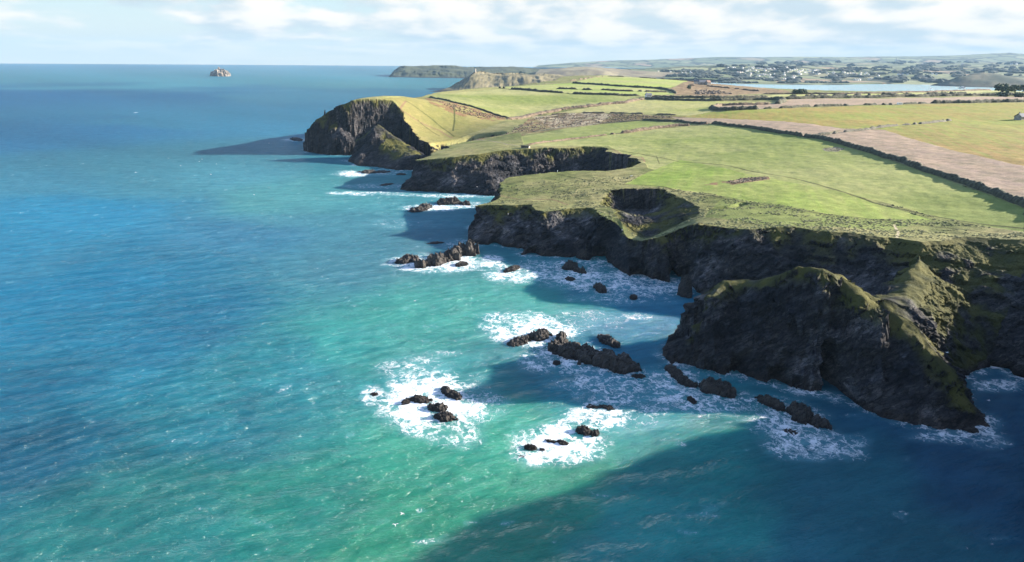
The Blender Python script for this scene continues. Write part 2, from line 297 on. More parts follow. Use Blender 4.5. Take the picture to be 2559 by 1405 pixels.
crater_floor = [at(x, y, 13.) for x, y in [(1545,512),(1590,516),(1622,516),(1626,530),(1605,545),(1580,547),(1552,534)]]
# polar grid, finer where the cliffs stand near
az_a = np.radians(np.concatenate([np.linspace(-21, 39.5, 1250), np.linspace(39.8, 85, 110)]))
rr = [70.]
while rr[-1] < 3300:
    r = rr[-1]; rr.append(r+(1.6 if r < 165 else .50 if r < 430 else min(.0030*r, .9+.004*max(r-560, 0)) if r < 1100 else .0075*r))
rr = np.array(rr); NR, NC = len(rr), len(az_a)
GX = (rr[:, None]*np.sin(az_a)).astype(np.float32); GY = (rr[:, None]*np.cos(az_a)).astype(np.float32)
def height(X, Y, detail=True):
    Tt = T(X, Y).astype(np.float32)
    near = sstep(1500, 900, np.hypot(X, Y))
    wx = X+(fbm(X/34, Y/34, o=2, seed=13)*3.2*sstep(150, 260, Y)+fbm(X/13, Y/13, o=4, seed=11, rough=.6)*4.2+fbm(X/4, Y/4, o=2, seed=15)*.9)*near; wy = Y+(fbm(X/34, Y/34, o=2, seed=23)*3.2*sstep(150, 260, Y)+fbm(X/13, Y/13, o=4, seed=21, rough=.6)*4.2+fbm(X/4, Y/4, o=2, seed=25)*.9)*near
    h = np.full(X.shape, -6., np.float32); rockness = np.zeros(X.shape, np.float32)
    ins = inside(wx, wy, coast); dw = distpoly(wx, wy, coast); it = inside(wx, wy, top); dt = np.where(it, 0, distpoly(wx, wy, top)).astype(np.float32)
    t = dw/(dw+dt+1e-4)
    led = (fbm(X/9, Y/9, t*7, o=3, seed=31)*.09+(np.floor(t*5+fbm(X/22, Y/22, o=2, seed=35)*1.2)/5-t+.1)*.22*near)*np.sin(np.clip(t, 0, 1)*np.pi)
    g = np.clip(np.power(np.clip(t, 0, 1), np.where((X < -130) & (Y > 700), .5, .74))+led, 0, 1)
    h = np.where(ins, np.where(it, Tt, Tt*g), -np.minimum(6, dw*1.2))
    slope = ins & ~it
    cover = np.where(slope, t, 1.).astype(np.float32)
    for foot, spines, k in knolls:
        i2 = inside(wx, wy, foot); d2 = distpoly(wx, wy, foot); ds = np.full(X.shape, 90., np.float32); zs = np.zeros(X.shape, np.float32)
        for s in spines:
            p, z = SP(s); dd, zz = distpoly(wx*.6+X*.4, wy*.6+Y*.4, p, z, closed=False); zs = np.where(dd < ds, zz, zs); ds = np.minimum(ds, dd)
        tt = d2/(d2+ds+1e-4); g = k*np.power(np.clip(tt/.62, 0, 1), .8)+(1-k)*sstep(.25, 1.0, tt)+fbm(X/7, Y/7, tt*6, o=3, seed=41)*.07*np.sin(np.clip(tt, 0, 1)*np.pi)
        hk = np.where(i2, zs*np.clip(g, 0, 1.05)+fbm(X/9, Y/9, o=3, seed=47)*1.6*sstep(.4, .9, tt), -6)
        b = hk > h; h = np.where(b, hk, h); cover = np.where(b, np.clip(tt*1.3-.05, 0, 1), cover); it = it & ~b
    ci = inside(X, Y, crater_rim)
    XO, YO = X, Y; X = X*.2+wx*.8; Y = Y*.2+wy*.8; ci = inside(X, Y, crater_rim); d1 = distpoly(X, Y, crater_rim, lim=60); d2 = np.where(inside(X, Y, crater_floor), 0, distpoly(X, Y, crater_floor, lim=60))
    tc_ = d1/(d1+d2+1e-3)
    hc = Tt+(np.minimum(Tt, 13.)-Tt)*np.power(np.clip(tc_, 0, 1), .9)
    h = np.where(ci, np.minimum(h, hc), h); cover = np.where(ci, 1-tc_*.9, cover)
    X, Y = XO, YO
    h = h-7.5*np.exp(-((X-LX)**2+(Y-LY)**2)/19.**2)*np.where(h > 8, 1, 0)
    gully = distpoly(X, Y, GUL, lim=25); h = h-np.where(it, (1-sstep(1, 17, gully))*15, 0)
    scar = distpoly(X, Y, SCAR, closed=False, lim=20); h = h-np.where(it, (1-sstep(0, 3.5, scar))*1.8, 0)
    tuft = fbm(X/30, Y/30, o=4, seed=51)
    h = h+np.where(h > 1, tuft*.9+fbm(X/5, Y/5, o=2, seed=55)*.16, 0)
    rk = np.where(h > .3, (1-np.abs(fbm(X/3.1, Y/3.1, o=3, seed=61, ridged=True)))*1.1-.5, 0)*np.where(cover < .93, 1, 0)
    h = h+rk
    return h, cover, it, ci
LX, LY = march(1612, 562); GUL = mp_([(1088,364),(1120,358),(1160,350),(1185,342),(1230,336)]) ; GUL = GUL+GUL[-2:0:-1]
SCAR = mp_([(1700,455),(1760,462),(1800,470),(1858,508),(1830,516),(1780,522)][3:])
Hh, cov, ITOP, INCR = height(GX, GY)
V = np.stack([GX, GY, Hh], -1)
# horizontal break-up of steep faces (buttresses, overhanging ledges)
e1 = np.gradient(V, axis=0); e2 = np.gradient(V, axis=1); Nn = -np.cross(e1, e2); Nn /= np.linalg.norm(Nn, axis=-1, keepdims=True)+1e-9
Nn *= np.sign(Nn[..., 2:3]+1e-9)
steep = 1-sstep(.42, .74, Nn[..., 2]); nearw = sstep(1300, 700, np.hypot(GX, GY))
dv = (fbm(GX/7.5, GY/7.5, Hh/6+GX*.05, o=4, seed=71, rough=.65, ridged=True)*2.7-.8+fbm(GX/2.2+Hh*.4, GY/2.2, Hh/.9, o=2, seed=75)*.55)*steep*nearw*sstep(-1, 3, Hh)
sx_ = GX*.35+GY*.25+Hh*.9                                      # distance across the tilted beds
beds = fbm(sx_/2.6, (GX-GY)/38, Hh/60, o=3, seed=301, rough=.7)
q = fbm(GX/5.5, GY/5.5, Hh/5.5, o=3, seed=305, rough=.6); q = np.floor(q*6)/6
dv = dv+(np.floor(beds*8)/8*1.6+q*3.6)*steep*nearw*sstep(0, 4, Hh)
V[..., 0] += Nn[..., 0]*dv; V[..., 1] += Nn[..., 1]*dv; V[..., 2] += (np.floor(beds*8)/8)*.5*steep*nearw
# sea caves cut into the feet of the cliffs
for (cxp, cyp, wdt, hgt_, dep) in ((1712,728,4.2,21,16), (1515,662,8.5,23,13), (1600,690,5,6,7), (1950,966,3.5,6,6), (2085,985,3.4,15,20), (1330,636,4,5,5), (1240,610,4,6,6), (1860,944,4,7,6)):
    X0, Y0 = at(cxp, cyp); m = (np.abs(V[..., 0]-X0) < wdt) & (np.abs(V[..., 1]-Y0) < 22) & (V[..., 2] < hgt_) & (V[..., 2] > -2)
    q = np.where(m, (1-((V[..., 0]-X0)/wdt)**2)*np.clip(1-(V[..., 2]/hgt_)**2, 0, 1), 0); V[..., 1] += np.power(np.clip(q, 0, 1), .8)*dep
e1 = np.gradient(V, axis=0); e2 = np.gradient(V, axis=1); Nn = -np.cross(e1, e2); Nn /= np.linalg.norm(Nn, axis=-1, keepdims=True)+1e-9; nz = np.abs(Nn[..., 2])
# --- colours
PX, PY = project(GX.astype(float), GY.astype(float), T(GX, GY))
X_, Y_ = GX, GY
n30 = fbm(X_/40, Y_/40, o=4, seed=81); n8 = fbm(X_/8, Y_/8, o=3, seed=85); n100 = fbm(X_/130, Y_/60, o=3, seed=87)
def lerp(a, b, t): return a+(b-a)*np.clip(t, 0, 1)[..., None]
K = .60
OL = srgb(132,142,80,K); OL2 = srgb(174,168,116,K); GR = srgb(146,160,84,K); PALE = srgb(184,184,122,K); YG = srgb(154,164,74,K); OCH = srgb(170,152,82,K)
PLO = srgb(190,168,146,K); PLO2 = srgb(176,156,132,K); BR = srgb(140,112,84,K); DG = srgb(92,100,58,K); GOLD = srgb(166,156,100,K); TAN = srgb(214,200,168,K)
col = lerp(OL, OL2, .5+n30*.9)+0*V; region = np.zeros(GX.shape, np.int32); tuft = np.full(GX.shape, .8, np.float32)
def fill(poly, c1, c2, rid, tf=.1, nz_=None, s=1.2):
    m = inside(PX+n8*2.0, PY+n8*.8, poly); nn = n30 if nz_ is None else nz_
    col[m] = lerp(c1, c2, .5+nn*s)[m]; region[m] = rid; tuft[m] = tf
rows_n = fbm((X_*.3+Y_*.95)/40, (X_*.95-Y_*.3)/2.2, o=3, seed=91)   # streaks along the mown rows
fill([(1240,520),(1190,512),(1250,440),(1600,390),(1700,420),(1900,470),(2100,520),(2559,560),(2559,640),(1700,600),(1500,560)], OL, OL2, 0, 1.)
fill([(1310,366),(1400,353),(1500,341),(1640,323),(1775,312),(1850,318),(1960,335),(2003,342),(2050,349),(2110,364),(2180,386),(2320,434),(2559,520),(2559,580),(2350,545),(2200,500),(2050,480),(1900,440),(1700,440),(1620,420),(1605,395),(1560,385),(1520,364)], PALE, GR, 1, .12, n100+(PX-1850)/700*.9+rows_n*.25, .8)
fill([(1860,470),(2100,510),(2330,552),(2220,575),(1900,560),(1760,540),(1800,500)], OL, srgb(148,162,88,K), 0, .5, n100)
fill([(1700,400),(1900,440),(2100,480),(2330,548),(2150,545),(1900,505),(1720,478),(1560,460),(1620,430)], srgb(172,178,104,K), srgb(150,176,76,K), 1, .3, n100+rows_n*.3)
fill([(1240,352),(1380,328),(1500,312),(1600,303),(1700,306),(1750,312),(1640,321),(1500,340),(1420,348),(1310,361)], PALE, GR, 2, .08, n100)
fill([(1185,352),(1200,340),(1280,330),(1330,292),(1440,284),(1500,283),(1600,287),(1720,292),(1680,300),(1600,301),(1500,310),(1380,326),(1240,350)], BR, OL2, 3, 1., n8, 1.4)
fill([(1330,292),(1440,284),(1500,283),(1530,287),(1500,308),(1380,322)], srgb(120,98,72,K), TAN, 3, 1., n8, 1.6)
fill([(1540,287),(1720,292),(1680,300),(1600,301),(1510,308)], srgb(112,98,66,K), srgb(134,120,80,K), 3, 1.)
fill([(1360,288),(1480,268),(1600,250),(1640,252),(1940,256),(1930,260),(1800,265),(1770,272),(1780,279),(1720,290),(1600,285),(1500,281)], srgb(196,192,128,K), srgb(176,182,100,K), 4, .08, n100)
fill([(1060,243),(1100,233),(1180,228),(1250,222),(1350,230),(1500,238),(1612,243),(1560,257),(1480,266),(1400,275),(1330,289),(1275,297),(1200,275),(1140,258)], PALE, GR, 5, .08, n100)
fill([(1240,220),(1260,218),(1390,210),(1430,209),(1500,213),(1600,220),(1665,224),(1690,234),(1620,241),(1500,237),(1350,229)], PALE, srgb(160,186,84,K), 6, .08, n100)
fill([(1420,209),(1460,200),(1510,185),(1600,180),(1735,200),(1700,212),(1660,222),(1600,219),(1500,212)], PALE, srgb(176,192,100,K), 7, .08, n100)
fill([(1670,224),(1710,205),(1740,200),(1960,226),(1985,230),(1800,240),(1690,238)], srgb(184,160,124,K), srgb(140,118,90,K), 8, .7, n8)
fill([(1625,238),(1800,240),(1900,238),(1930,243),(1800,245),(1640,242)], PLO, PLO2, 9, .1)
fill([(1900,242),(1980,233),(2200,231),(2490,223),(2559,226),(2559,236),(2200,238)], srgb(206,202,150,K), srgb(186,194,110,K), 10, .1)
fill([(1790,267),(1850,262),(1940,259),(1960,253),(1975,248),(2200,246),(2559,241),(2559,255),(2200,261),(1950,269),(1840,276),(1795,277),(1775,271)], PLO, PLO2, 11, .12, n100)
fill([(1640,287),(1720,290),(1780,280),(1950,271),(2200,263),(2400,259),(2559,257),(2700,256),(2700,430),(2559,416),(2400,381),(2290,349),(2210,324),(2115,322),(2000,308),(1900,300),(1780,296)], YG, OCH, 12, .1, n100*.8+rows_n*.5)
fill([(2210,322),(2380,303),(2600,330),(2559,416),(2400,381),(2290,349)], srgb(156,160,78,K), srgb(172,146,88,K), 12, .1, rows_n*.7+(PY-360)/160)
fill([(1680,293),(1780,296),(1900,300),(2000,308),(2115,322),(2010,342),(1960,334),(1850,317),(1775,310),(1700,304)], PLO, PLO2, 13, .15)
fill([(2040,340),(2115,322),(2210,324),(2290,349),(2400,381),(2559,416),(2700,440),(2700,560),(2559,516),(2480,487),(2320,430),(2180,382),(2110,360),(2050,346)], PLO, PLO2, 14, .3, n8)
fill([(945,245),(1060,243),(1140,258),(1200,275),(1275,297),(1200,325),(1150,345),(1090,362),(1045,360),(1010,300),(990,255)], GOLD, srgb(150,148,88,K), 15, .15, n30)
m = inside(PX, PY, [(1060,243),(1140,258),(1200,275),(1275,297),(1230,302),(1150,290),(1080,262)]) & (n8+n30*.6 > -.05); col[m] = srgb(158,126,92,K); tuft[m] = .9
fill([(940,244),(1000,239),(1110,228),(1250,218),(1240,224),(1100,235),(1060,242)], srgb(176,172,112,K), srgb(186,186,112,K), 15, .3)
fill([(1110,378),(1180,352),(1300,330),(1310,362),(1310,374),(1180,388),(1030,402),(1060,388)], OL, OL2, 0, .8)
def stroke(pts, c, w_, pix=True, k=1.):
    p = [march(*q) for q in pts]; d = distpoly(X_, Y_, p, closed=False, lim=w_*2+3); m = sstep(w_, w_*.4, d)*k
    col[:] = lerp(col, c, m)
PATH = srgb(92,96,52,K); EARTH = srgb(150,124,96,K)
paths = [([(1395,436),(1450,448),(1520,458),(1600,463),(1660,470),(1700,484),(1760,490),(1850,503),(1950,520),(2050,532),(2200,548),(2300,562),(2400,572),(2559,590)], PATH, 1.2),
 ([(1520,372),(1600,386),(1700,405),(1800,414),(1900,432),(2000,448),(2100,480),(2200,510),(2300,533),(2400,552),(2500,566),(2559,573)], PATH, 1.3),
 ([(1470,460),(1440,480),(1432,498),(1455,512),(1480,520),(1550,545),(1620,568)], OL2, 1.0),
 ([(1700,484),(1715,500),(1745,515),(1750,530),(1720,545)], OL2, .8),
 ([(1250,490),(1300,500),(1380,500),(1420,512)], EARTH, .8), ([(1015,253),(1000,275),(1040,300),(1100,330),(1130,345)], EARTH, 1.6), ([(1015,253),(1080,300),(1120,330),(1135,342)], PATH, 1.2),
 ([(1135,262),(1136,300),(1132,330)], PATH, 1.4), ([(1045,302),(1100,342)], PATH, 1.), ([(1310,368),(1270,362),(1225,352),(1180,346)], srgb(160,150,130,K), 1.4),
 ([(2235,560),(2245,580),(2240,600)], TAN, .8), ([(1640,392),(1648,410)], PATH, .5), ([(1530,374),(1560,388),(1605,395),(1612,405)], EARTH, .8)]
for p, c, w_ in paths: stroke(p, c, w_)
m = inside(PX, PY, [(1810,455),(1850,446),(1920,440),(1925,448),(1880,456),(1830,462)]); col[m] = lerp(srgb(150,120,90,K), srgb(196,172,140,K), .5+n8)[m]; tuft[m] = 1
m = inside(PX, PY, [(2055,370),(2090,366),(2112,371),(2095,377),(2062,376)]); col[m] = srgb(186,178,150,K); tuft[m] = 1
m = inside(PX, PY, [(1700,455),(1820,452),(1810,462),(1705,462)]) & (n8 > .1); col[m] = srgb(168,130,100,K)
n2v = fbm(X_/2.2, Y_/2.2, o=2, seed=201)*.5+fbm(X_/5.5, Y_/4, o=3, seed=203)*.7
col *= (1+np.clip(n2v, -.6, .6)*(.10+.42*tuft)*sstep(1400, 500, np.hypot(X_, Y_)))[..., None]
col = lerp(col, srgb(92,104,56,K), sstep(.15, .5, fbm(X_/14, Y_/7, o=4, seed=207, rough=.65))*tuft*.6)
# rock versus turf
crk = np.where(cov < .999, 1-cov, 0)
turf_edge = sstep(.60, .95, cov+n30*.5+n8*.34-np.where(Y_ > 600, .1, 0))*sstep(.22, .55, nz+n8*.2)
rockm = np.where(ITOP & ~INCR, 1-sstep(.45, .62, nz), 1-turf_edge).astype(np.float32)
RK = np.array([.014, .017, .023]); RK2 = np.array([.052, .052, .056])
rc = lerp(RK, RK2, .5+n30+fbm(X_/9, Y_/9, Hh/5, o=3, seed=99)*.8)*(1-.35*sstep(500, 750, Y_))[..., None]
bp = sstep(.05, .45, fbm(X_/11, Y_/11, Hh/8, o=4, seed=401, rough=.6)); rc = rc*(1+1.5*bp)[..., None]; PX2, PY2 = project(GX.astype(float), GY.astype(float), Hh.astype(float)); sun_scree_paint = inside(PX2+n8*8, PY2+n8*5, [(1365,528),(1480,520),(1480,560),(1440,600),(1400,600),(1370,570)]); rc[sun_scree_paint] = rc[sun_scree_paint]*2.0  # sunlight on the scree painted in as paler rock
gs = inside(PX2+n8*10, PY2+n8*8, [(2270,610),(2600,596),(2470,880),(2440,930),(2330,900),(2280,800),(2290,720)]); turf_edge = np.maximum(turf_edge, gs*sstep(-.35, .1, n8+n30)); rockm = np.where(gs, np.minimum(rockm, 1-turf_edge), rockm).astype(np.float32)
turf2 = lerp(srgb(66,72,38,K), srgb(108,106,56,K), .5+n8)
isl = ~ITOP | INCR
col[isl] = turf2[isl]; tuft[isl] = 1.; region[isl] = 0
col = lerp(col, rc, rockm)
wet = sstep(3.2, 1.0, Hh+n8*.8)
col = lerp(col, np.array([.028, .024, .022]), wet*.85)
region[(rockm > .5) | isl] = 20
names = {0: 'coastal_grass', 1: 'pasture_field', 2: 'pasture_field', 3: 'heath', 4: 'pasture_field', 5: 'pasture_field', 6: 'pasture_field', 7: 'pasture_field', 8: 'heath', 9: 'ploughed_field',
         10: 'stubble_field', 11: 'ploughed_field', 12: 'stubble_field', 13: 'ploughed_field', 14: 'ploughed_field', 15: 'hillside_pasture', 20: 'sea_cliffs'}
Fc = grid_faces(NR, NC); Vf = V.reshape(-1, 3); hf = Vf[Fc, 2].max(1) > -2.5
rf = region.reshape(-1)[Fc[:, 0]]
Cf = col.reshape(-1, 3); Rf = rockm.reshape(-1); Tf = tuft.reshape(-1)
for rid, nm in names.items():
    msk = hf & (rf == rid)
    if not msk.any(): continue
    v, f, (c, r_, t_) = sub(Vf, Fc, msk, [Cf, Rf, Tf])
    mesh_np(nm, v, f, M_land, smooth=rid != 20, cols=c, attrs={'rock': r_, 'tuft': t_}, kind='structure')
print('land faces', int(hf.sum()))
def ground(X, Y):
    X = np.asarray(X, float); Y = np.asarray(Y, float); r = np.hypot(X, Y); a = np.arctan2(X, Y)
    i = np.clip(np.searchsorted(rr, r)-1, 0, NR-2); j = np.clip(np.searchsorted(az_a, a)-1, 0, NC-2)
    u = np.clip((r-rr[i])/(rr[i+1]-rr[i]), 0, 1); v = np.clip((a-az_a[j])/(az_a[j+1]-az_a[j]), 0, 1)
    return (Hh[i, j]*(1-u)+Hh[i+1, j]*u)*(1-v)+(Hh[i, j+1]*(1-u)+Hh[i+1, j+1]*u)*v
# ------------------------------------------------------------------ far land, lofted row by row
far_bvh = []
def resample(pts, n):
    pts = np.array(pts); s = pts[:, 0]; x = np.linspace(s[0], s[-1], n); return x, np.stack([np.interp(x, s, pts[:, k]) for k in range(1, pts.shape[1])], -1)
def loft(name, rows, n, m, mat=None, amp=8., ribs=0., colf=None, kind='structure', sc=90., **kw):
    R = []
    for row in rows:
        x, q = resample([(i,)+tuple(atY(p[0], p[1], p[2]) if len(p) == 3 else (lambda w: (w[0], w[1], p[3]))(at(p[0], p[1], p[3]))) for i, p in enumerate(row)], 9*len(row))
        # even spacing along the row
        d = np.concatenate([[0], np.cumsum(np.linalg.norm(np.diff(q, axis=0), axis=1))]); tt = np.linspace(0, d[-1], n)
        R.append(np.stack([np.interp(tt, d, q[:, k]) for k in range(3)], -1))
    R = np.array(R); out = []
    for i in range(len(R)-1):
        for k in range(m):
            t = k/m; out.append(R[i]*(1-t)+R[i+1]*t)
    out.append(R[-1]); G = np.array(out)
    for _ in range(2): G[1:-1, :, 2] = (G[:-2, :, 2]+G[2:, :, 2]+2*G[1:-1, :, 2])/4
    z = G[..., 2]; e = np.sin(np.linspace(0, np.pi, len(G)))[:, None]
    G[..., 2] += fbm(G[..., 0]/sc, G[..., 1]/sc, o=5, seed=sum(map(ord, name)) % 97, rough=.55)*amp*sstep(0, 20, z)
    if ribs: G[..., 1] += fbm(G[..., 0]/(sc*.9)+G[..., 2]*.006, G[..., 2]/90, o=4, seed=33, ridged=True, rough=.6)*ribs*sstep(-2, 14, G[..., 2])*np.where(np.arange(len(G))[:, None] < 2*m, 1., .0)
    e1 = np.gradient(G, axis=0); e2 = np.gradient(G, axis=1); Nn = np.cross(e1, e2); Nn /= np.linalg.norm(Nn, axis=-1, keepdims=True)+1e-9
    fc = grid_faces(*G.shape[:2])
    kwargs = {}
    if colf:
        c, rk, tf = colf(G, np.abs(Nn[..., 2])); kwargs = dict(cols=c.reshape(-1, 3), attrs={'rock': rk.ravel(), 'tuft': tf.ravel()})
    o = mesh_np(name, G.reshape(-1, 3), fc, mat or M_land, kind=kind, **kwargs, **kw)
    b = BVHTree.FromPolygons([Vector(v) for v in G.reshape(-1, 3).tolist()], fc.tolist()); far_bvh.append((b, name))
    return o
def headland_cols(c_turf1, c_turf2, c_rock, thr=(.6, .85), wetz=8):
    def f(G, nz):
        n = fbm(G[..., 0]/90, G[..., 1]/90, o=5, seed=5, rough=.6); n2 = fbm(G[..., 0]/14, G[..., 1]/14, G[..., 2]/30, o=3, seed=9)
        rk = (1-sstep(thr[0], thr[1], nz+n*.12)).astype(np.float32)
        c = lerp(np.array(c_turf1), np.array(c_turf2), .5+n*1.3); c = lerp(c, lerp(np.array(c_rock)*.5, np.array(c_rock)*1.5, .5+n2), rk)
        c = lerp(c, np.array([.03, .03, .03]), sstep(wetz, 2, G[..., 2]))
        return c, rk*.35, np.full(rk.shape, .3, np.float32)
    return f
loft('daymark_headland', [
 [(1070,229,0,0),(1150,232,0,0),(1250,234,0,0),(1350,236,0,0),(1450,238,0,0),(1650,240,0,0)],
 [(1112,226,2650),(1150,206,2700),(1180,187,2720),(1230,200,2690),(1290,192,2700),(1350,194,2700),(1410,200,2700),(1480,210,2680),(1600,222,2620)],
 [(1112,225,2760),(1150,205,2790),(1186,180.5,2810),(1205,180,2860),(1260,182,2900),(1300,181,2950),(1350,183,3000),(1420,189,3000),(1500,191,3000),(1650,200,3000)],
 [(1112,224,0,0),(1200,212,0,0),(1300,212,0,0),(1400,212,0,0),(1500,213,0,0),(1650,216,0,0)]], 420, 16,
 colf=headland_cols((.12,.11,.06),(.23,.20,.12),(.115,.105,.10), thr=(.66,.93)), amp=10, sc=70, ribs=38)  # rock colour darkened to stand for the shade on this headland
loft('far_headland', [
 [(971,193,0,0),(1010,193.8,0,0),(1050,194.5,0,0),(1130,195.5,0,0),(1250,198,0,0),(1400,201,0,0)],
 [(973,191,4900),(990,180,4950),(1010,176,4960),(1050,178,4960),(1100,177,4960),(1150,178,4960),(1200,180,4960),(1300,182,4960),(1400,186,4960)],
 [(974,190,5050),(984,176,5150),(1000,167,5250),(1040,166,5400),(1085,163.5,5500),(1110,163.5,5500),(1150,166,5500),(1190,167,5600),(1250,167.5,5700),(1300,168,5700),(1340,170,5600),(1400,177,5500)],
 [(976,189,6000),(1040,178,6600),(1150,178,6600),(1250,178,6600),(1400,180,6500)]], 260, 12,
 colf=headland_cols((.045,.055,.040),(.085,.095,.05),(.05,.05,.05), thr=(.55,.9)), amp=14, sc=160, ribs=80)  # cloud shadow put into the dark turf and rock colours
loft('brown_hill', [
 [(1330,200,4300),(1450,202,4300),(1560,203,4300),(1700,206,4200)],
 [(1340,181,4500),(1400,176,4500),(1470,173,4500),(1510,177,4500),(1545,188,4500),(1700,196,4400)],
 [(1350,174,4900),(1400,169.5,4900),(1430,168,4900),(1480,168,4900),(1530,170,4900),(1570,174,4900),(1620,178,4900),(1700,182,4900)],
 [(1350,185,5600),(1450,180,5600),(1550,180,5600),(1700,184,5600)]], 160, 10,
 colf=headland_cols((.15,.125,.09),(.27,.24,.15),(.14,.12,.11), thr=(.3, .5)), amp=7, sc=160)
loft('far_shore', [
 [(1480,206,0,0),(1720,203,0,0),(1760,206,0,0),(1790,207.5,0,0),(1850,210,0,0),(1950,212,0,0),(2100,212.5,0,0),(2180,210,0,0),(2270,211,0,0),(2350,213,0,0),(2450,214,0,0),(2600,217,0,0),(2800,220,0,0)],
 [(1500,199,4300),(1640,196,4250),(1750,197,4200),(1850,202,4200),(1950,206,4200),(2100,206,4200),(2200,204,4200),(2350,206,4200),(2450,207,4150),(2600,207,4050),(2800,210,3950)],
 [(1500,185,4900),(1640,184,4900),(1750,184,4900),(1850,186,4900),(1950,188,4900),(2100,190,4900),(2200,192,4900),(2350,193,4900),(2450,193,4900),(2600,190,4900),(2800,190,4900)],
 [(1500,177,5400),(1560,172,5500),(1640,170,5500),(1700,166,5500),(1780,164.5,5500),(1850,166,5500),(1950,167,5500),(2050,169,5500),(2130,174,5600),(2250,178,5700),(2350,180,5700),(2559,178,5700),(2800,174,5700)],
 [(1500,178,6800),(1640,172,6800),(1850,169,6800),(2050,168,7000),(2300,168,7200),(2559,166,7200),(2800,160,7200)],
 [(1520,176,9000),(1700,166,9000),(1900,158,9500),(2100,156,10000),(2300,156,10500),(2559,156,10500),(2800,150,10500)],
 [(1520,176,10500),(1700,170,11000),(1900,165,11500),(2100,165,11500),(2300,165,11500),(2559,165,11500),(2800,165,11500)]], 320, 18, mat=M_far, amp=9, sc=500)
loft('distant_hills', [
 [(1330,168.5,11500),(1500,169,11500),(1700,170,12000),(1900,170,12000),(2200,170,12000),(2559,170,12000),(2800,170,12000)],
 [(1340,166.5,12500),(1420,163,12500),(1500,162,12800),(1600,158,12800),(1700,155,13000),(1900,150,13000),(2200,149,13000),(2559,146,13000),(2800,146,13000)],
 [(1345,163.5,13800),(1420,157,13800),(1500,152.5,14000),(1600,149,14200),(1700,144.5,14500),(1800,141.5,14500),(1900,143,14500),(2000,141.5,14500),(2100,141.5,14500),(2200,140.5,14500),(2300,140,14500),(2380,138,14500),(2440,134,14500),(2490,132,14500),(2525,130,14500),(2560,134,14500),(2800,132,14500)],
 [(1345,166,16500),(2000,166,16500),(2800,166,16500)]], 300, 10, mat=M_hills, amp=14, sc=1100)
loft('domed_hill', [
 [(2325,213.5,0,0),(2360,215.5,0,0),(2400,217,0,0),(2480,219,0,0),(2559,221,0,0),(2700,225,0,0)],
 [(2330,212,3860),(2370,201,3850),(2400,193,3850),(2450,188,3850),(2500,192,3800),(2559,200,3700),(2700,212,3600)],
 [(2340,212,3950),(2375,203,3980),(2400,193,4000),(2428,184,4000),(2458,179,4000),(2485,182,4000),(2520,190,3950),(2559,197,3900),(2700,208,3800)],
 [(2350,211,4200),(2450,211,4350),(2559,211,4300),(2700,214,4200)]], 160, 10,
 colf=headland_cols((.05,.065,.045),(.13,.12,.08),(.07,.065,.06), thr=(.2, .4)), amp=9, sc=120)  # darker turf colours stand in for cloud shadow on the hill
def far_hit(px, py, z_off=0.):
    d = Vector((f0+RT*((px-1279.5)/F)+UP*((702.5-py)/F)).tolist()).normalized(); best = None
    for b, nm in far_bvh:
        loc, nrm, i, dist = b.ray_cast(Vector((0, 0, H)), d)
        if loc and (best is None or dist < best[1]): best = (loc, dist, nm)
    return best
# ------------------------------------------------------------------ sea
waz = np.radians(np.linspace(-62, 62, 860)); wr = [30.]
while wr[-1] < 17990: wr.append(wr[-1]+(max(.8, (.0068 if wr[-1] < 3000 else .02)*wr[-1])))
wr = np.array(wr); wr[-1] = 18000.
SX = wr[:, None]*np.sin(waz); SY = wr[:, None]*np.cos(waz)
amp = sstep(2500, 250, np.hypot(SX, SY))
SZ = np.zeros_like(SX)
for ang, wl, a in ((-1.12, 15., .42), (-1.38, 9., .30), (-.85, 6., .18), (-1.45, 26., .30)):
    ph = (SX*math.cos(ang)+SY*math.sin(ang))/wl*6.283+fbm(SX/28, SY/28, o=2, seed=int(wl))*3.2
    SZ += (1-np.abs(np.sin(ph/2)))*a*(.5+.5*fbm(SX/40, SY/40, o=2, seed=7+int(wl)))
SZ += fbm(SX/3.5, SY/3.5, o=3, seed=3)*.13; SZ = SZ*amp-.1
WPX, WPY = project(SX, SY, np.zeros_like(SX))
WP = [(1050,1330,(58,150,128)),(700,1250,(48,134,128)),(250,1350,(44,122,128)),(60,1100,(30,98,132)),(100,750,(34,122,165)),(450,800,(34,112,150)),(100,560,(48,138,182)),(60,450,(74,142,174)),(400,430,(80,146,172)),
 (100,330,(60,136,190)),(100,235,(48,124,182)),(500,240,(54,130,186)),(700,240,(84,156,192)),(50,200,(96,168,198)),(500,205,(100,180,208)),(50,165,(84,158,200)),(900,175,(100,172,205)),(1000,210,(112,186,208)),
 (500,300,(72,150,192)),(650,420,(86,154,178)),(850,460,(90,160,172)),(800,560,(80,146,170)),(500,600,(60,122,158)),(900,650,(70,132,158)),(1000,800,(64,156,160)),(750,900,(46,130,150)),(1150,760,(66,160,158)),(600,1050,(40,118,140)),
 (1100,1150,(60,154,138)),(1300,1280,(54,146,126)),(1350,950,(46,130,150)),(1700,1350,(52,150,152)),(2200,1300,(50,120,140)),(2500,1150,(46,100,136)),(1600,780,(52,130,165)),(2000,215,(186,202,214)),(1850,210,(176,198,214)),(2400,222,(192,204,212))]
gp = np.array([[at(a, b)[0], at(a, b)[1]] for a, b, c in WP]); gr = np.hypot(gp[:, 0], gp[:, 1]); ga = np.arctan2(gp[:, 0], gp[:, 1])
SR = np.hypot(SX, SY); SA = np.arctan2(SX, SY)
wob = fbm(SA*6, np.log(SR)*5, o=3, seed=63)*.14; ws = 0; cs = np.zeros(SX.shape+(3,))
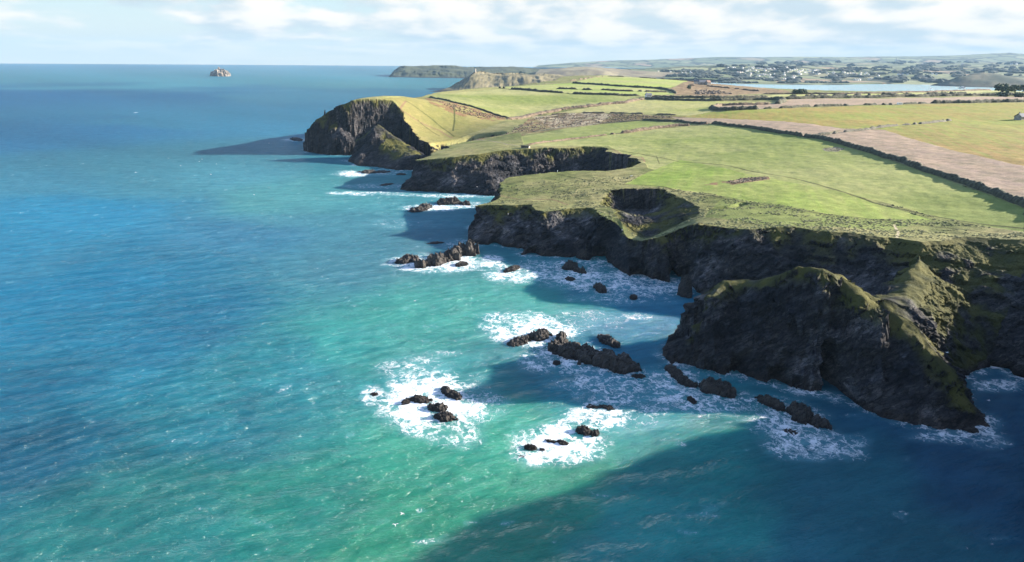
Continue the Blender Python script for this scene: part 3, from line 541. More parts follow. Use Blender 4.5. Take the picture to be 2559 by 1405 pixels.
for k, (a, b, c) in enumerate(WP):
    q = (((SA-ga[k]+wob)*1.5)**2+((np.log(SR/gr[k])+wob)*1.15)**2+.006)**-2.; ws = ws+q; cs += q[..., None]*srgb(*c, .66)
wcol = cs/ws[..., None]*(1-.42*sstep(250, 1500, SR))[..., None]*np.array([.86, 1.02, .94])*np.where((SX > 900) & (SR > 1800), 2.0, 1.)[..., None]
band = fbm(SX/(60+SR*.25), SY/(22+SR*.05), o=4, seed=17); wcol *= (1+.22*band)[..., None]
cl = fbm(SX/22, SY/14, o=4, seed=19); gm = sstep(330, 200, SR)*.5+.0
wcol *= (1+cl*gm*.5)[..., None]*np.ones(3)
# foam: churned water around rocks and along the cliffs
FO = [(1560,985,120,60,.8),(1690,960,100,50,.8),(1450,960,90,22,.7),(1350,905,60,35,.7),(1300,800,110,26,.75),(1480,660,120,18,.7),(1090,1010,165,88,1.15),(1040,930,110,50,.6),(1140,1080,90,45,.75),(935,985,40,25,.9),(1400,1110,130,62,1.15),(1340,1130,80,45,.9),(1500,1045,95,50,.95),(1590,1010,100,65,.62),(1330,832,135,40,.95),(1250,810,60,30,.6),(1430,890,100,35,.95),(1500,935,120,35,.8),(1620,960,90,50,.75),
 (1450,800,140,28,.45),(1100,662,150,26,1.05),(1230,655,40,22,1.0),(1160,610,70,16,.5),(1300,685,110,28,.8),(1500,700,170,36,.85),(1640,720,130,30,.75),(1420,665,160,22,.6),(1560,745,150,22,.55),(880,436,55,8,.95),(868,430,30,4,.9),(870,483,60,5,1.0),(900,487,40,4,.8),(960,482,80,4,.65),(1010,487,60,4,.6),(1080,520,80,11,1.0),(1160,513,80,10,.8),(1090,489,60,5,.75),
 (960,432,70,9,.6),(1150,490,100,7,.8),(1830,1010,170,35,.75),(1700,985,70,30,.8),(1960,1050,110,45,.95),(2020,1110,130,45,.85),(2130,1120,60,40,.6),(2270,1055,55,12,.8),(2390,1092,130,22,.85),(2480,1110,60,20,.5),(2500,965,80,18,.75),(800,380,60,5,.6),(740,350,40,5,.7),
 (900,402,60,5,.5),(1490,950,60,14,.7),(1450,990,30,20,.5),(1100,885,60,10,.45),(1600,790,60,12,.55),(1720,935,60,14,.6),(1780,207,60,1.4,1.1),(2330,212,30,1.2,1.),(340,281.5,6,1,1),(1970,1100,60,30,1.0),(1000,560,90,14,.28),(1320,610,60,10,.3),(1850,940,160,12,.5),(960,465,130,8,.5)]
foam = np.zeros(SX.shape); nb = fbm(SX/9, SY/9, o=3, seed=23)
for (a, b, rx, ry, k) in FO:
    q = ((WPX-a)/rx)**2+((WPY-b)/ry)**2; foam = np.maximum(foam, k*(1-sstep(.15, 1.35, q+nb*.45)))
m = SR < 1100; cd = np.full(SX.shape, 90.)
cd[m] = np.minimum(distpoly(SX[m], SY[m], coast, lim=14), distpoly(SX[m], SY[m], knolls[1][0], lim=14)); cd[m] = np.minimum(cd[m], distpoly(SX[m], SY[m], knolls[0][0], lim=14))
foam = np.maximum(foam, (1-sstep(0, 6, cd+nb*3.5))*.92*(.4+.6*sstep(-.3, .3, fbm(SX/25, SY/25, o=2, seed=29))))
foam = np.maximum(foam, sstep(.50, .80, fbm(SX/16, SY/7, o=4, seed=37, rough=.6)*1.3)*sstep(420, 230, SR)*sstep(-80, -20, SX)*.42)
foam = np.maximum(foam, sstep(.74, .85, fbm(SX/9, SY/5, o=3, seed=39, rough=.6)*1.25)*sstep(1500, 500, SR)*.40)
foam *= 1.10*np.clip(.92+.55*fbm(SX/6, SY/6, o=3, seed=43, rough=.6), .35, 1.15)
fcs = grid_faces(len(wr), len(waz)); sv = np.stack([SX, SY, SZ], -1).reshape(-1, 3)
deep = (inside(SX, SY, coast) & (cd > 13) & (SR < 1500)).ravel(); fcs = fcs[~deep[fcs].all(1)]
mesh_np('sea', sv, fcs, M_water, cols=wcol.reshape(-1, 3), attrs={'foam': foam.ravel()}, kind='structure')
# the sea bed-coloured sheet keeps the sea closed to the sides and behind the camera
th = np.radians(np.linspace(61.9, 298.1, 60)); rs = np.geomspace(29, 18000, 40)
q = np.stack([rs[:, None]*np.sin(th), rs[:, None]*np.cos(th), np.full((40, 60), -.1)], -1)
mesh_np('sea', q.reshape(-1, 3), grid_faces(40, 60), M_water, cols=np.tile(srgb(50,125,150,.32), (2400, 1)), attrs={'foam': np.zeros(2400)}, kind='structure')
th = np.radians(np.linspace(0, 360, 49)); q = np.concatenate([np.stack([30.5*np.sin(th), 30.5*np.cos(th), np.full(49, -.15)], -1), [[0, 0, -.15]]])
mesh_np('sea', q, np.array([[i, i+1, 49] for i in range(48)]), M_water, cols=np.tile(srgb(50,125,150,.32), (50, 1)), attrs={'foam': np.zeros(50)}, kind='structure')
# ------------------------------------------------------------------ rocks in the water
def rock_material():
    m, t, b = mat_new('wet_slate'); P = t.nodes.new('ShaderNodeNewGeometry').outputs['Position']
    z = nd(t, 'ShaderNodeSeparateXYZ', {0: P}).outputs[2]
    n = nd(t, 'ShaderNodeTexNoise', {'Vector': P, 'Scale': .8, 'Detail': 6., 'Roughness': .7}).outputs[0]
    mp = rot_scale(t, P, (.6, .5, .4), (.3, .5, 2.2))
    w = nd(t, 'ShaderNodeTexNoise', {'Vector': mp, 'Scale': 1., 'Detail': 6., 'Roughness': .7, 'Distortion': 1.}).outputs[0]
    c = mixc(t, ramp(t, w, .35, .65), (.018, .017, .018, 1), (.080, .066, .054, 1))
    c = mixc(t, ramp(t, mth(t, 'MULTIPLY_ADD', n, 2.4, z), 1.6, 2.8, 1., 0.), c, (.018, .013, .011, 1))
    t.links.new(c, b.inputs['Base Color']); b.inputs['Roughness'].default_value = .55; b.inputs['Specular IOR Level'].default_value = .35
    t.links.new(nd(t, 'ShaderNodeBump', {'Height': mth(t, 'ADD', w, mth(t, 'MULTIPLY', n, .6)), 'Distance': .9, 'Strength': .9}).outputs[0], b.inputs['Normal'])
    return m
M_rock = rock_material()
def sea_rock(name, label, lumps, cat='rock', group='rocks breaking the water off the cliffs', res=80, mat=None, jag=1.0):
    P = []
    for (px, py, rx, ry, ang, h) in lumps:
        h = h*(.74 if mat is None else 1); rx = rx*1.06; ry = ry*1.1
        a = math.radians(ang); c, s = math.cos(a), math.sin(a)
        X0, Y0 = at(px, py); X1, Y1 = at(px+rx*c, py+rx*s); X2, Y2 = at(px-ry*s, py+ry*c)
        J = np.array([[X1-X0, X2-X0], [Y1-Y0, Y2-Y0]]); P.append((X0, Y0, np.linalg.inv(J), h, abs(J).sum(1)))
    lo = [min(p[0]-p[4][0]*1.25 for p in P), min(p[1]-p[4][1]*1.25 for p in P)]; hi = [max(p[0]+p[4][0]*1.25 for p in P), max(p[1]+p[4][1]*1.25 for p in P)]
    gx, gy = np.meshgrid(np.linspace(lo[0], hi[0], res), np.linspace(lo[1], hi[1], res)); S = max(hi[0]-lo[0], 1.)
    sc = max(S/10, .5); wx = gx+fbm(gx/sc, gy/sc, o=4, seed=5, rough=.65)*sc*1.15*jag; wy = gy+fbm(gx/sc, gy/sc, o=4, seed=9, rough=.65)*sc*1.15*jag
    h = np.full(gx.shape, -9.)
    for X0, Y0, Ji, hh, _ in P:
        u = Ji[0, 0]*(wx-X0)+Ji[0, 1]*(wy-Y0); v = Ji[1, 0]*(wx-X0)+Ji[1, 1]*(wy-Y0); q = u*u+v*v
        h = np.maximum(h, hh*np.sign(1-q)*np.power(np.abs(1-q), .7))
    hm = max(p[3] for p in P)
    rid = fbm((gx*.8+gy*.6)/sc*1.6, (gy*.8-gx*.6)/sc*.7, o=5, seed=13, ridged=True, rough=.6)
    h = np.where(h > -1, h+(rid*hm*.62+fbm(gx/sc*3, gy/sc*3, o=3, seed=15, ridged=True)*min(hm, 3)*.22)*sstep(-.6, hm*.4, h), h); h = np.where(h > -.5, h+np.floor(fbm(gx/sc*1.3, gy/sc*1.3, o=3, seed=27, rough=.6)*5)/5*hm*.55, h); h = np.maximum(h, -1.5)
    v = np.stack([gx-lo[0], gy-lo[1], h], -1); v[..., 0] += fbm(gx/sc*2, gy/sc*2, h/sc*3, o=4, seed=17, rough=.65)*sc*.45;v[..., 1] += fbm(gx/sc*2, gy/sc*2, h/sc*3, o=4, seed=19, rough=.65)*sc*.35; v = v.reshape(-1, 3)
    fc = grid_faces(res, res); msk = h.ravel()[fc].max(1) > -1.2
    vv, f, _ = sub(v, fc, msk, [])
    o = mesh_np(name, vv, f, mat or M_rock, smooth=False, label=label, category=cat, group=group)
    o.location = (lo[0], lo[1], 0); return o
RKS = [
 ('angled black rock at the right of the round foam patch nearest the viewer', [(1116,980,16,9,35,1.5),(1136,990,19,9,25,1.4)]),
 ('low curved dark rock at the left of the round foam patch', [(1050,1000,24,8,5,1.2),(1015,1005,12,6,-20,.8)]),
 ('two-lobed brown rock in the middle of the round foam patch', [(1093,1022,26,8,0,1.5),(1112,1046,28,9,5,1.8)]),
 ('tiny black rock alone at the left rim of the round foam patch', [(935,987,11,4,0,.6)]),
 ('short twin-headed rock in the foam patch left of the broad dark water', [(1460,1080,19,9,15,1.5),(1486,1086,11,7,0,1.2)]),
 ('thin low ledge of rock inside the white foam nearest the bottom', [(1405,1108,14,5,10,.9),(1377,1105,18,3,10,.5)]),
 ('small round rock at the left end of the white foam nearest the bottom', [(1326,1120,15,6,5,.9)]),
 ('pebble-small rock just below the thin ledge in white foam', [(1355,1126,7,4,0,.5)]),
 ('flat dark reef awash at the upper end of the white foam streak', [(1482,1018,18,4,5,.6),(1516,1020,19,5,8,.8)]),
 ('lowest sliver of rock under the white foam nearest the bottom', [(1312,1144,18,4,12,.4)]),
 ('sunlit brown rock at the far left of the long middle reef', [(1298,855,28,10,-18,1.8)]),
 ('arched brown rock with a sloping right arm on the middle reef', [(1346,842,30,9,-5,2.6),(1400,850,11,14,30,2.6)]),
 ('long broad dark slab, the largest rock of the middle reef', [(1408,880,34,15,20,3.6),(1460,892,42,18,18,3.8),(1515,908,48,20,20,4.2),(1560,918,32,18,10,3.6)]),
 ('oval dark rock standing alone behind the long broad slab', [(1522,855,31,9,22,2.2)]),
 ('tiny dark rock in the foam below the left end of the long slab', [(1391,908,9,5,0,.8)]),
 ('small dark rock off the right end of the long broad slab', [(1597,943,17,5,5,1.)]),
 ('narrow wedge-shaped rock pointing at the near headland tip', [(1685,935,26,9,35,2.2),(1715,958,28,7,20,1.4)]),
 ('rounded black rock in the channel in front of the near headland', [(1792,977,48,14,12,3.4)]),
 ('small rock awash below the wedge-shaped rock', [(1728,1002,14,6,30,.9)]),
 ('slim black rock left of the biggest rock before the headland', [(1925,1010,36,9,22,2.4)]),
 ('big rough black rock with foam breaking on its lower side', [(2000,1038,38,15,28,3.2),(2045,1062,30,10,20,2.2)]),
 ('low rock seen through breaking foam beside the big rough rock', [(1975,1082,20,7,10,.7)]),
 ('tall jagged brown ridge of rock left of the main cliff', [(1062,664,24,6,-10,3.2),(1098,655,30,8,-12,4.2),(1135,643,28,8,-15,5.2),(1172,633,22,8,10,7.)]),
 ('lower rock ridge lying behind the left end of the jagged ridge', [(1020,653,30,6,-8,3.)]),
 ('small brown rock at the foot of the jagged ridge', [(1153,663,16,4,-5,1.8)]),
 ('dark rock with a pointed head in the surf beyond the main cliff', [(1106,509,16,3.5,0,3.),(1130,508,20,4,0,4.5),(1160,511,16,3,0,2.)]),
 ('sunlit brown rock in the surf below the chasm headland', [(1045,527,22,4,-8,2.6),(1062,520,14,3.5,0,3.2)]),
 ('lone rock off the foot of the main cliff beside foam curls', [(1280,674,20,4.5,-15,1.8)]),
 ('block of dark rock at the cliff foot below the pale scree', [(1425,671,18,5,0,3.6),(1450,680,16,4,10,1.8)]),
 ('small dark rock in foam in front of the cliff foot block', [(1425,699,12,4,5,1.2)]),
 ('squat dark rock in the middle of the cove foam', [(1500,724,17,7,20,2.6)]),
 ('smallest rock at the near edge of the cove foam', [(1583,745,9,5,0,1.4)]),
 ('square pale-faced boulder wedged at the mouth of the cliff cave', [(1457,645,15,4,5,4.6)]),
 ('leaning slab of rock standing in front of the tall sea cave', [(1712,738,18,7,5,9.)]),
 ('long low brown rock off the cone-shaped headland', [(920,431,20,3,0,2.4),(950,431,26,2.6,0,1.6)]),
 ('black rock apart to the left of the farthest cliff', [(741,350,15,2.4,5,2.8)]),
 ('small rock between the brown rock and the chasm headland', [(1002,437,11,1.8,0,1.4)]),
 ('thin reef awash in the blue water before the chasm headland', [(965,462,16,1.5,-8,1.)]),
 ('thin dark reef behind the jagged ridge', [(1088,608,20,2.5,-5,.8)])]
for lab, lumps in RKS: sea_rock('sea_rock', lab, lumps, res=90 if len(lumps) > 2 else 60)
M_isl = flat_mat('island_rock', (.17, .145, .12), .9, .4, .03, 6.)
sea_rock('rocky_islet', 'tall pinkish rocky islet alone far out on the open sea', [(551,190.3,24,.9,0,30),(546,190.2,10,.7,0,37)], cat='islet', group=None, res=80, mat=M_isl, jag=.7)
M_pin = flat_mat('pinnacle_rock', (.07, .065, .065), .9, .3, .4, .8)
def spire(name, label, px, py, Yd, hgt, wid):
    p = atY(px, py, Yd); bm = bmesh.new(); prev = None; n = 9
    for k in range(8):
        t = k/7; ring = []
        for i in range(n):
            a = i/n*6.283; r = wid*(1-.65*t**1.5)*(1+.3*math.sin(3*a+k)+random.uniform(-.12, .12)); ring.append(bm.verts.new((r*math.cos(a)*.7+t*wid*.2, r*math.sin(a), -3+t*(hgt+3))))
        if prev:
            for i in range(n): bm.faces.new((prev[i], prev[(i+1) % n], ring[(i+1) % n], ring[i]))
        prev = ring
    bm.faces.new(prev); me = bpy.data.meshes.new(name); bm.to_mesh(me); bm.free(); me.materials.append(M_pin)
    o = bpy.data.objects.new(name, me); C.objects.link(o); o.location = p.tolist(); props(o, label=label, category='rock'); return o
pp = march(820, 277)
px_, py_ = at(812, 292, 38.5)
spire('rock_pinnacle', 'thin dark rock pinnacle standing on the skyline of the farthest cliff', 812, 292, py_, 7.5, 1.9)
# ------------------------------------------------------------------ hedges and walls on the fields
M_hedge = flat_mat('hedge_leaf', (.055, .055, .032), .95, .5, .5, .8)
M_bram = flat_mat('bramble', (.13, .095, .062), .95, .45, .5, .8)
M_wallst = flat_mat('field_stone', (.095, .09, .065), .95, .35, .7, .5)
def hedge(name, label, pts, w, h, mat, cat='hedge', world=None, group='hedges and banks between the fields', gap=0.):
    P = np.array([march(*p) for p in pts] if world is None else world); d = np.concatenate([[0], np.cumsum(np.hypot(*np.diff(P, axis=0).T))])
    rm = np.hypot(*P.mean(0)); st = max(.7, rm*.0016); n = max(6, min(int(d[-1]/st), 900)); t = np.linspace(0, d[-1], n)
    X = np.interp(t, d, P[:, 0]); Y = np.interp(t, d, P[:, 1]); sd = int(X[0]) % 50
    X = X+fbm(t/25, t*0, o=2, seed=3+sd)*min(3., rm*.003); Y = Y+fbm(t/25, t*0+5, o=2, seed=4+sd)*min(3., rm*.003)
    dx = np.gradient(X); dy = np.gradient(Y); l = np.hypot(dx, dy)+1e-9; nx, ny = -dy/l, dx/l
    hv = h*(1+.32*fbm(t/7, t*0, o=4, seed=9+sd, rough=.65)+.25*fbm(t/1.6, t*0, o=2, seed=8+sd)); wv = w*.85*(1+.28*fbm(t/6, t*0+9, o=3, seed=11+sd))
    if gap: g = sstep(-gap, -gap+.25, fbm(t/14, t*0, o=3, seed=31+sd)); hv = hv*np.maximum(g, .08); wv = wv*(.35+.65*g)
    e = np.minimum(1, np.minimum(np.arange(n), np.arange(n)[::-1])/3+.15); hv = hv*e; wv = wv*e
    prof = [(-.62, -.4), (-.56, .35), (-.40, .78), (-.12, 1.0), (.16, .98), (.42, .74), (.56, .32), (.62, -.4)]
    R = []
    for k, (a, b) in enumerate(prof):
        j = fbm(t/1.8, t*0+k*3.1, o=3, seed=41+sd)*.14
        x = X+nx*wv*(a+j); y = Y+ny*wv*(a+j); R.append(np.stack([x, y, ground(X+nx*wv*a, Y+ny*wv*a)+hv*(b+(j if b > 0 else 0))], -1))
    G = np.array(R); cx_, cy_ = float(X[0]), float(Y[0]); G[..., 0] -= cx_; G[..., 1] -= cy_
    o = mesh_np(name, G.reshape(-1, 3), grid_faces(len(prof), n), mat, label=label, category=cat, group=group); o.location = (cx_, cy_, 0); return o
HG = [
 ('hedge','long dark hedge running down the right between green pasture and ploughed strip', [(2012,342),(2050,347),(2110,361),(2180,384),(2250,403),(2320,432),(2400,457),(2480,487),(2559,516),(2640,545)], 4.2, 3.0, M_hedge, 0),
 ('hedge','dark hedge along the upper edge of the large green pasture, ending at a gateway', [(1777,311),(1850,318),(1900,324),(1960,335),(2003,342)], 4.0, 2.8, M_hedge, 0),
 ('hedge','grey-green bank climbing rightwards from the gateway between two ploughed strips', [(2008,342),(2080,334),(2150,326),(2220,318),(2300,310),(2378,303)], 3.2, 2.0, M_wallst, .5),
 ('hedge','reddish bramble hedge along the top of the large green pasture', [(1772,312),(1690,316),(1640,322),(1570,332),(1525,337)], 4.5, 2.6, M_bram, .35),
 ('stone_bank','low brown bank running left from the bramble hedge to the stone shelter', [(1520,338),(1480,342),(1420,349),(1360,357),(1318,363)], 2.6, 1.4, M_bram, 0),
 ('hedge','dark hedge on the far side of the narrow green field', [(1605,302),(1650,303),(1700,305),(1745,310),(1772,311)], 3.6, 2.2, M_hedge, 0),
 ('stone_bank','thin stone bank between the speckled heath and the narrow green field', [(1330,331),(1380,325),(1440,317),(1500,310),(1605,302)], 2.0, 1.0, M_wallst, 0),
 ('hedge','dark hedge along the upper edge of the speckled heath', [(1345,289),(1440,283),(1500,282),(1600,285),(1720,290)], 3.0, 1.4, M_bram, .3),
 ('hedge','broad brown hedge slanting up to the white cottage', [(1270,299),(1330,290),(1400,275),(1480,266),(1560,257),(1605,249)], 9.0, 3.0, M_bram, 0),
 ('stone_bank','thin dark wall slanting down the golden hillside beside heather', [(1072,243),(1140,258),(1200,275),(1275,296)], 2.6, 2.0, M_hedge, 0),
 ('hedge','dark broken hedge above the wide pale-green field', [(1245,221),(1350,230),(1450,237),(1500,238),(1600,240)], 5.0, 3.2, M_hedge, .5),
 ('hedge','faint patchy hedge line between the two middle upper fields', [(1390,223),(1470,225),(1520,227),(1590,230),(1668,231)], 5.0, 3.0, M_hedge, .3),
 ('hedge','highest dark hedge under the crest of the far green field', [(1428,209),(1500,213),(1600,220),(1650,222),(1672,226),(1688,234)], 5.0, 3.4, M_hedge, 0),
 ('hedge','upper of two parallel dark hedges right of the white cottage', [(1628,243),(1700,245.5),(1800,246),(1925,244)], 6.0, 3.6, M_hedge, 0),
 ('hedge','lower of two parallel dark hedges right of the white cottage', [(1612,248),(1640,250),(1700,252),(1800,252),(1900,250),(1940,250)], 6.0, 3.6, M_hedge, 0),
 ('hedge','bushy dark corner of hedge at the end of the pale field', [(1932,250),(1950,252),(1957,256),(1945,260),(1935,261)], 7.0, 5.0, M_hedge, 0),
 ('hedge','brown hedge under the pale field left of the bushy corner', [(1930,261),(1860,263),(1800,265),(1778,270)], 5.0, 3.0, M_bram, 0),
 ('hedge','short black hedge at the bend left of the brown ploughed field', [(1775,271),(1790,276),(1830,277),(1900,274)], 7.0, 4.0, M_hedge, 0),
 ('hedge','thin hedge between brown ploughed field and yellow-green field', [(1910,273),(1960,270),(2050,266),(2200,262),(2320,259)], 5.0, 2.4, M_hedge, .3),
 ('hedge','dark right-hand hedge above the yellow-green field', [(2330,259),(2400,258),(2480,257),(2559,256),(2640,255)], 6.0, 4.0, M_hedge, 0),
 ('hedge','upper of the two long lane hedges on the right', [(1950,244),(2050,242.5),(2200,239),(2300,238),(2430,236),(2480,236)], 6.0, 4.0, M_hedge, .2),
 ('hedge','lower of the two long lane hedges on the right', [(1962,248),(2050,246.5),(2200,244),(2400,240),(2559,239),(2640,240)], 6.0, 4.0, M_hedge, 0),
 ('hedge','skyline hedge standing against the pale estuary water', [(1905,236),(1990,235.5),(2100,235.5),(2200,234),(2300,231),(2400,228),(2480,226)], 7.0, 2.6, M_bram, 0),
 ('hedge','thin hedge crossing the brown slope by the estuary', [(1712,213),(1760,216),(1830,222),(1900,229)], 5., 2.6, M_bram, .2),
 ('hedge','hedge along the crest of the farthest green field', [(1425,203),(1470,196),(1520,191),(1600,191),(1680,196),(1740,205)], 4., 2.2, M_bram, .2)]
for nm, lab, pts, w_, h_, mt, gp_ in HG: hedge(nm, lab, pts, w_, h_, mt, cat='hedge' if nm == 'hedge' else 'bank', gap=gp_)
# ------------------------------------------------------------------ blobby shrubs and trees
def ico(sub_):
    bm = bmesh.new(); bmesh.ops.create_icosphere(bm, subdivisions=sub_, radius=1); v = np.array([p.co[:] for p in bm.verts]); f = np.array([[q.index for q in g.verts] for g in bm.faces]); bm.free(); return v, f
I1, I2 = ico(1), ico(2)
def blobs(cs, base=I1, jit=.35):
    V0, F0 = base; vs_, fs = [], []
    for k, (x, y, z, rx, ry, rz) in enumerate(cs):
        j = 1+jit*(rng.random((len(V0), 1))-.5)*2; vs_.append(V0*j*np.array([rx, ry, rz])+np.array([x, y, z])); fs.append(F0+k*len(V0))
    return np.concatenate(vs_), np.concatenate(fs)
M_tree = flat_mat('tree_leaf', (.045, .062, .030), .95, .5, .3, .8); M_trunk = flat_mat('bark', (.09, .07, .05), .95, .2)
M_wood = flat_mat('far_leaf', (.036, .048, .038), 1., .4, .02)
M_heather = flat_mat('dry_scrub', (.14, .11, .08), .95, .4, .4, .6)
def tree(label, X, Y, h, w, group=None, mat=None, name='tree'):
    z = float(ground(X, Y)) if math.hypot(X, Y) < 3200 else 0
    r = bpy.data.objects.new(name, None); C.objects.link(r); r.location = (X, Y, z); props(r, label=label, category='tree', group=group)
    bm = bmesh.new(); pv = None
    for k in range(5):
        t = k/4; ring = [bm.verts.new((w*.045*(1.3-.8*t)*math.cos(a)+w*.05*t*t, w*.045*(1.3-.8*t)*math.sin(a), t*h*.6-.3)) for a in np.linspace(0, 6.283, 7)[:-1]]
        if pv:
            for i in range(6): bm.faces.new((pv[i], pv[(i+1) % 6], ring[(i+1) % 6], ring[i]))
        pv = ring
    for s in (-1, 1, .4):
        b = Vector((0, 0, h*.3)); e = Vector((s*w*.3, (s-.3)*w*.2, h*.62)); q = []
        for p_, rd in ((b, w*.03), (e, w*.012)): q.append([bm.verts.new((p_.x, p_.y+rd*math.cos(a), p_.z+rd*math.sin(a))) for a in (0, 2.1, 4.2)])
        for i in range(3): bm.faces.new((q[0][i], q[0][(i+1) % 3], q[1][(i+1) % 3], q[1][i]))
    me = bpy.data.meshes.new('trunk'); bm.to_mesh(me); bm.free(); me.materials.append(M_trunk); o = bpy.data.objects.new('trunk', me); C.objects.link(o); o.parent = r
    cs = []
    for k in range(46):
        a = random.uniform(0, 6.283); q = random.random()**.5; zz = random.uniform(.38, 1.); e = math.sqrt(max(.05, 1-((zz-.6)/.45)**2))
        s = w*random.uniform(.09, .17); cs.append((math.cos(a)*q*w*.5*e, math.sin(a)*q*w*.5*e, zz*h-s*.5, s, s, s*.75))
    v, f = blobs(cs, I1, .4); mesh_np('crown', v, f, mat or M_tree, smooth=False, parent=r); return r
tr = [(2502,228,15,24,'leftmost round-topped dark tree on the right skyline'),(2520,230,13,18,'second dark tree from the left on the right skyline'),(2536,229,14,17,'dark tree with gap beside it at the right edge skyline'),(2556,228,14,20,'last dark tree at the right edge of the skyline'),(2508,238,7,18,'low spreading tree in front of the skyline group'),(2545,240,7,17,'low scrubby tree at the right below the skyline group'),
      (1985,233,9,9,'left small bush-shaped tree standing against the estuary'),(2004,233,10,17,'wide bush-shaped tree standing against the estuary'),(1722,221,8,9,'lone crooked bush on the brown slope near the farm')]
for px, py, h_, w_, lab in tr:
    X, Y = march(px, py+3); tree(lab, X, Y, h_, w_)
def scrub_patch(name, label, poly, n, s0, s1, mat, gapn=0.):
    xs = [p[0] for p in poly]; ys = [p[1] for p in poly]; pts = []
    px = rng.uniform(min(xs), max(xs), n*4); py = rng.uniform(min(ys), max(ys), n*4); k = inside(px, py, poly); px, py = px[k][:n], py[k][:n]
    cs = []
    for a, b in zip(px, py):
        X, Y = march(a, b); s = random.uniform(s0, s1); cs.append((X, Y, float(ground(X, Y))+s*.2, s, s, s*.6))
    v, f = blobs(cs, ico(1)); return mesh_np(name, v, f, mat, smooth=False, kind='stuff', label=label)
scrub_patch('heath_scrub', 'rough brown scrub speckling the heath in the middle distance', [(1330,295),(1440,284),(1600,287),(1700,293),(1600,300),(1500,308),(1380,322),(1260,336)], 520, .5, 1.5, M_heather)
scrub_patch('hillside_heather', 'dark heather and bracken below the slanting wall', [(1090,252),(1140,262),(1200,280),(1265,297),(1200,296),(1130,275)], 260, .6, 1.5, M_bram)
scrub_patch('scrub_thicket', 'thicket of bare scrub near the farm', [(1735,226),(1800,228),(1830,236),(1740,237)], 120, 1.5, 3.5, M_heather)
scrub_patch('coastal_tussocks', 'dry bracken patch on the pasture near the collapsed cave', [(1812,455),(1850,446),(1920,441),(1922,447),(1880,456),(1830,461)], 150, .25, .7, M_heather)
scrub_patch('nettle_patch', 'low weedy ring on the green pasture', [(2058,370),(2090,366),(2110,371),(2095,377),(2064,376)], 120, .2, .55, flat_mat('dry_weed', (.22, .2, .12), .95, .4, .5))
ok = np.argwhere(ITOP & ~INCR & (region == 0) & (GX**2+GY**2 < 470**2) & (Hh > 8) & (fbm(X_/18, Y_/9, o=3, seed=88) > -.1))
ok = ok[rng.random(len(ok)).argsort()[:5200]]; sz = rng.uniform(.16, .5, len(ok))
v, f = blobs([(GX[i, j]+rng.uniform(-.3, .3), GY[i, j]+rng.uniform(-.3, .3), Hh[i, j]+q*.1, q*1.4, q*1.2, q*.7) for (i, j), q in zip(ok, sz)], I1, .5)
mesh_np('grass_tussocks', v, f, flat_mat('tussock', (.13, .135, .06), .95, .45, .12), smooth=False, kind='stuff', label='rough grass tussocks on the coastal turf above the cliffs')
# far woods: one mass, too many to count
HP = [(1819,170.5),(1831,170.5),(1836,170),(1856,171),(1870,170),(1878,170),(1884,172),(1892,171.5),(1896,172),(1901,172.5),(1905,173),(1911,173),(1917,173),(1921,173.5),(1883,176.5),(1842,181),(1846,181.5),(1855,182),(1861,185),(1864,179),(1873,190.5),(1876,185),(1877,185.5),(1894,180),
 (1912,178),(1919,180),(1913,177),(1930,175),(1935,174.5),(1939,174.5),(1941,176),(1907,187),(1912,188),(1917,188),(1925,193),(1928,194),(1934,195),(1960,183),(1968,180.5),(1974,178),(1979,176),(1985,175),(1989,174.5),(1960,188),(1950,196),(1957,199),(1962,198.5),(1982,191),(1986,191),(1980,196),(1984,195.5),
 (1993,180.5),(1998,180),(2003,178.5),(1997,183),(1996,186),(2000,186.5),(2006,176),(2018,177),(2022,176.5),(2028,176),(2034,177),(2038,176.5),(2044,177),(2050,177.5),(2010,182),(2015,183),(2020,182.5),(2026,182.5),(2032,182.5),(2038,186),(2043,186),(2048,185),(2067,185),(2080,183),(2083,182),(2085,184),
 (2090,191),(2110,182),(2118,184),(2125,184),(2130,185),(2140,186),(2150,187),(2160,186),(2137,201),(2143,201.5),(2148,201),(2170,200),(2178,198),(2194,189.5),(2196,190),(2112,186),(2120,187),(2152,183),(2165,184),(2172,188),(1924,188),(1870,176),(1888,177),(1900,187),(1935,186),(1894,190),(1897,191)]
HP += [(a+random.uniform(-5, 5), b+random.uniform(-.9, .9)) for a, b in HP if random.random() < .7]
HPX = np.array(HP)
cs = []
WD = [((1700,175,2130,205),900,(7,17)),((1500,178,1760,192),420,(7,15)),((2130,180,2559,208),800,(8,20)),((1800,163,2559,180),500,(9,22)),((1900,150,2559,166),260,(16,34)),((1690,197,2120,208),500,(6,12)),((1990,178,2060,190),100,(8,15))]
for (x0, y0, x1, y1), n, (s0, s1) in WD:
    px = rng.uniform(x0, x1, n*3); py = rng.uniform(y0, y1, n*3); k = fbm(px/38, py/3.2, o=3, seed=77) > .12; px, py = px[k][:int(n*.75)], py[k][:int(n*.75)]
    for a, b in zip(px, py):
        hit = far_hit(a, b)
        if hit and hit[2] == 'far_shore' and not (len(HPX) and np.min(np.hypot((HPX[:, 0]-a)/7, (HPX[:, 1]+1.-b)/3.2)) < 1):
            s = random.uniform(s0, s1); cs.append((hit[0].x, hit[0].y, hit[0].z+s*.2, s*1.7, s*1.4, s*.75))
v, f = blobs(cs, I1); mesh_np('distant_woodland', v, f, M_wood, smooth=False, kind='stuff', label='dark woods and hedgerow trees on the land beyond the estuary')
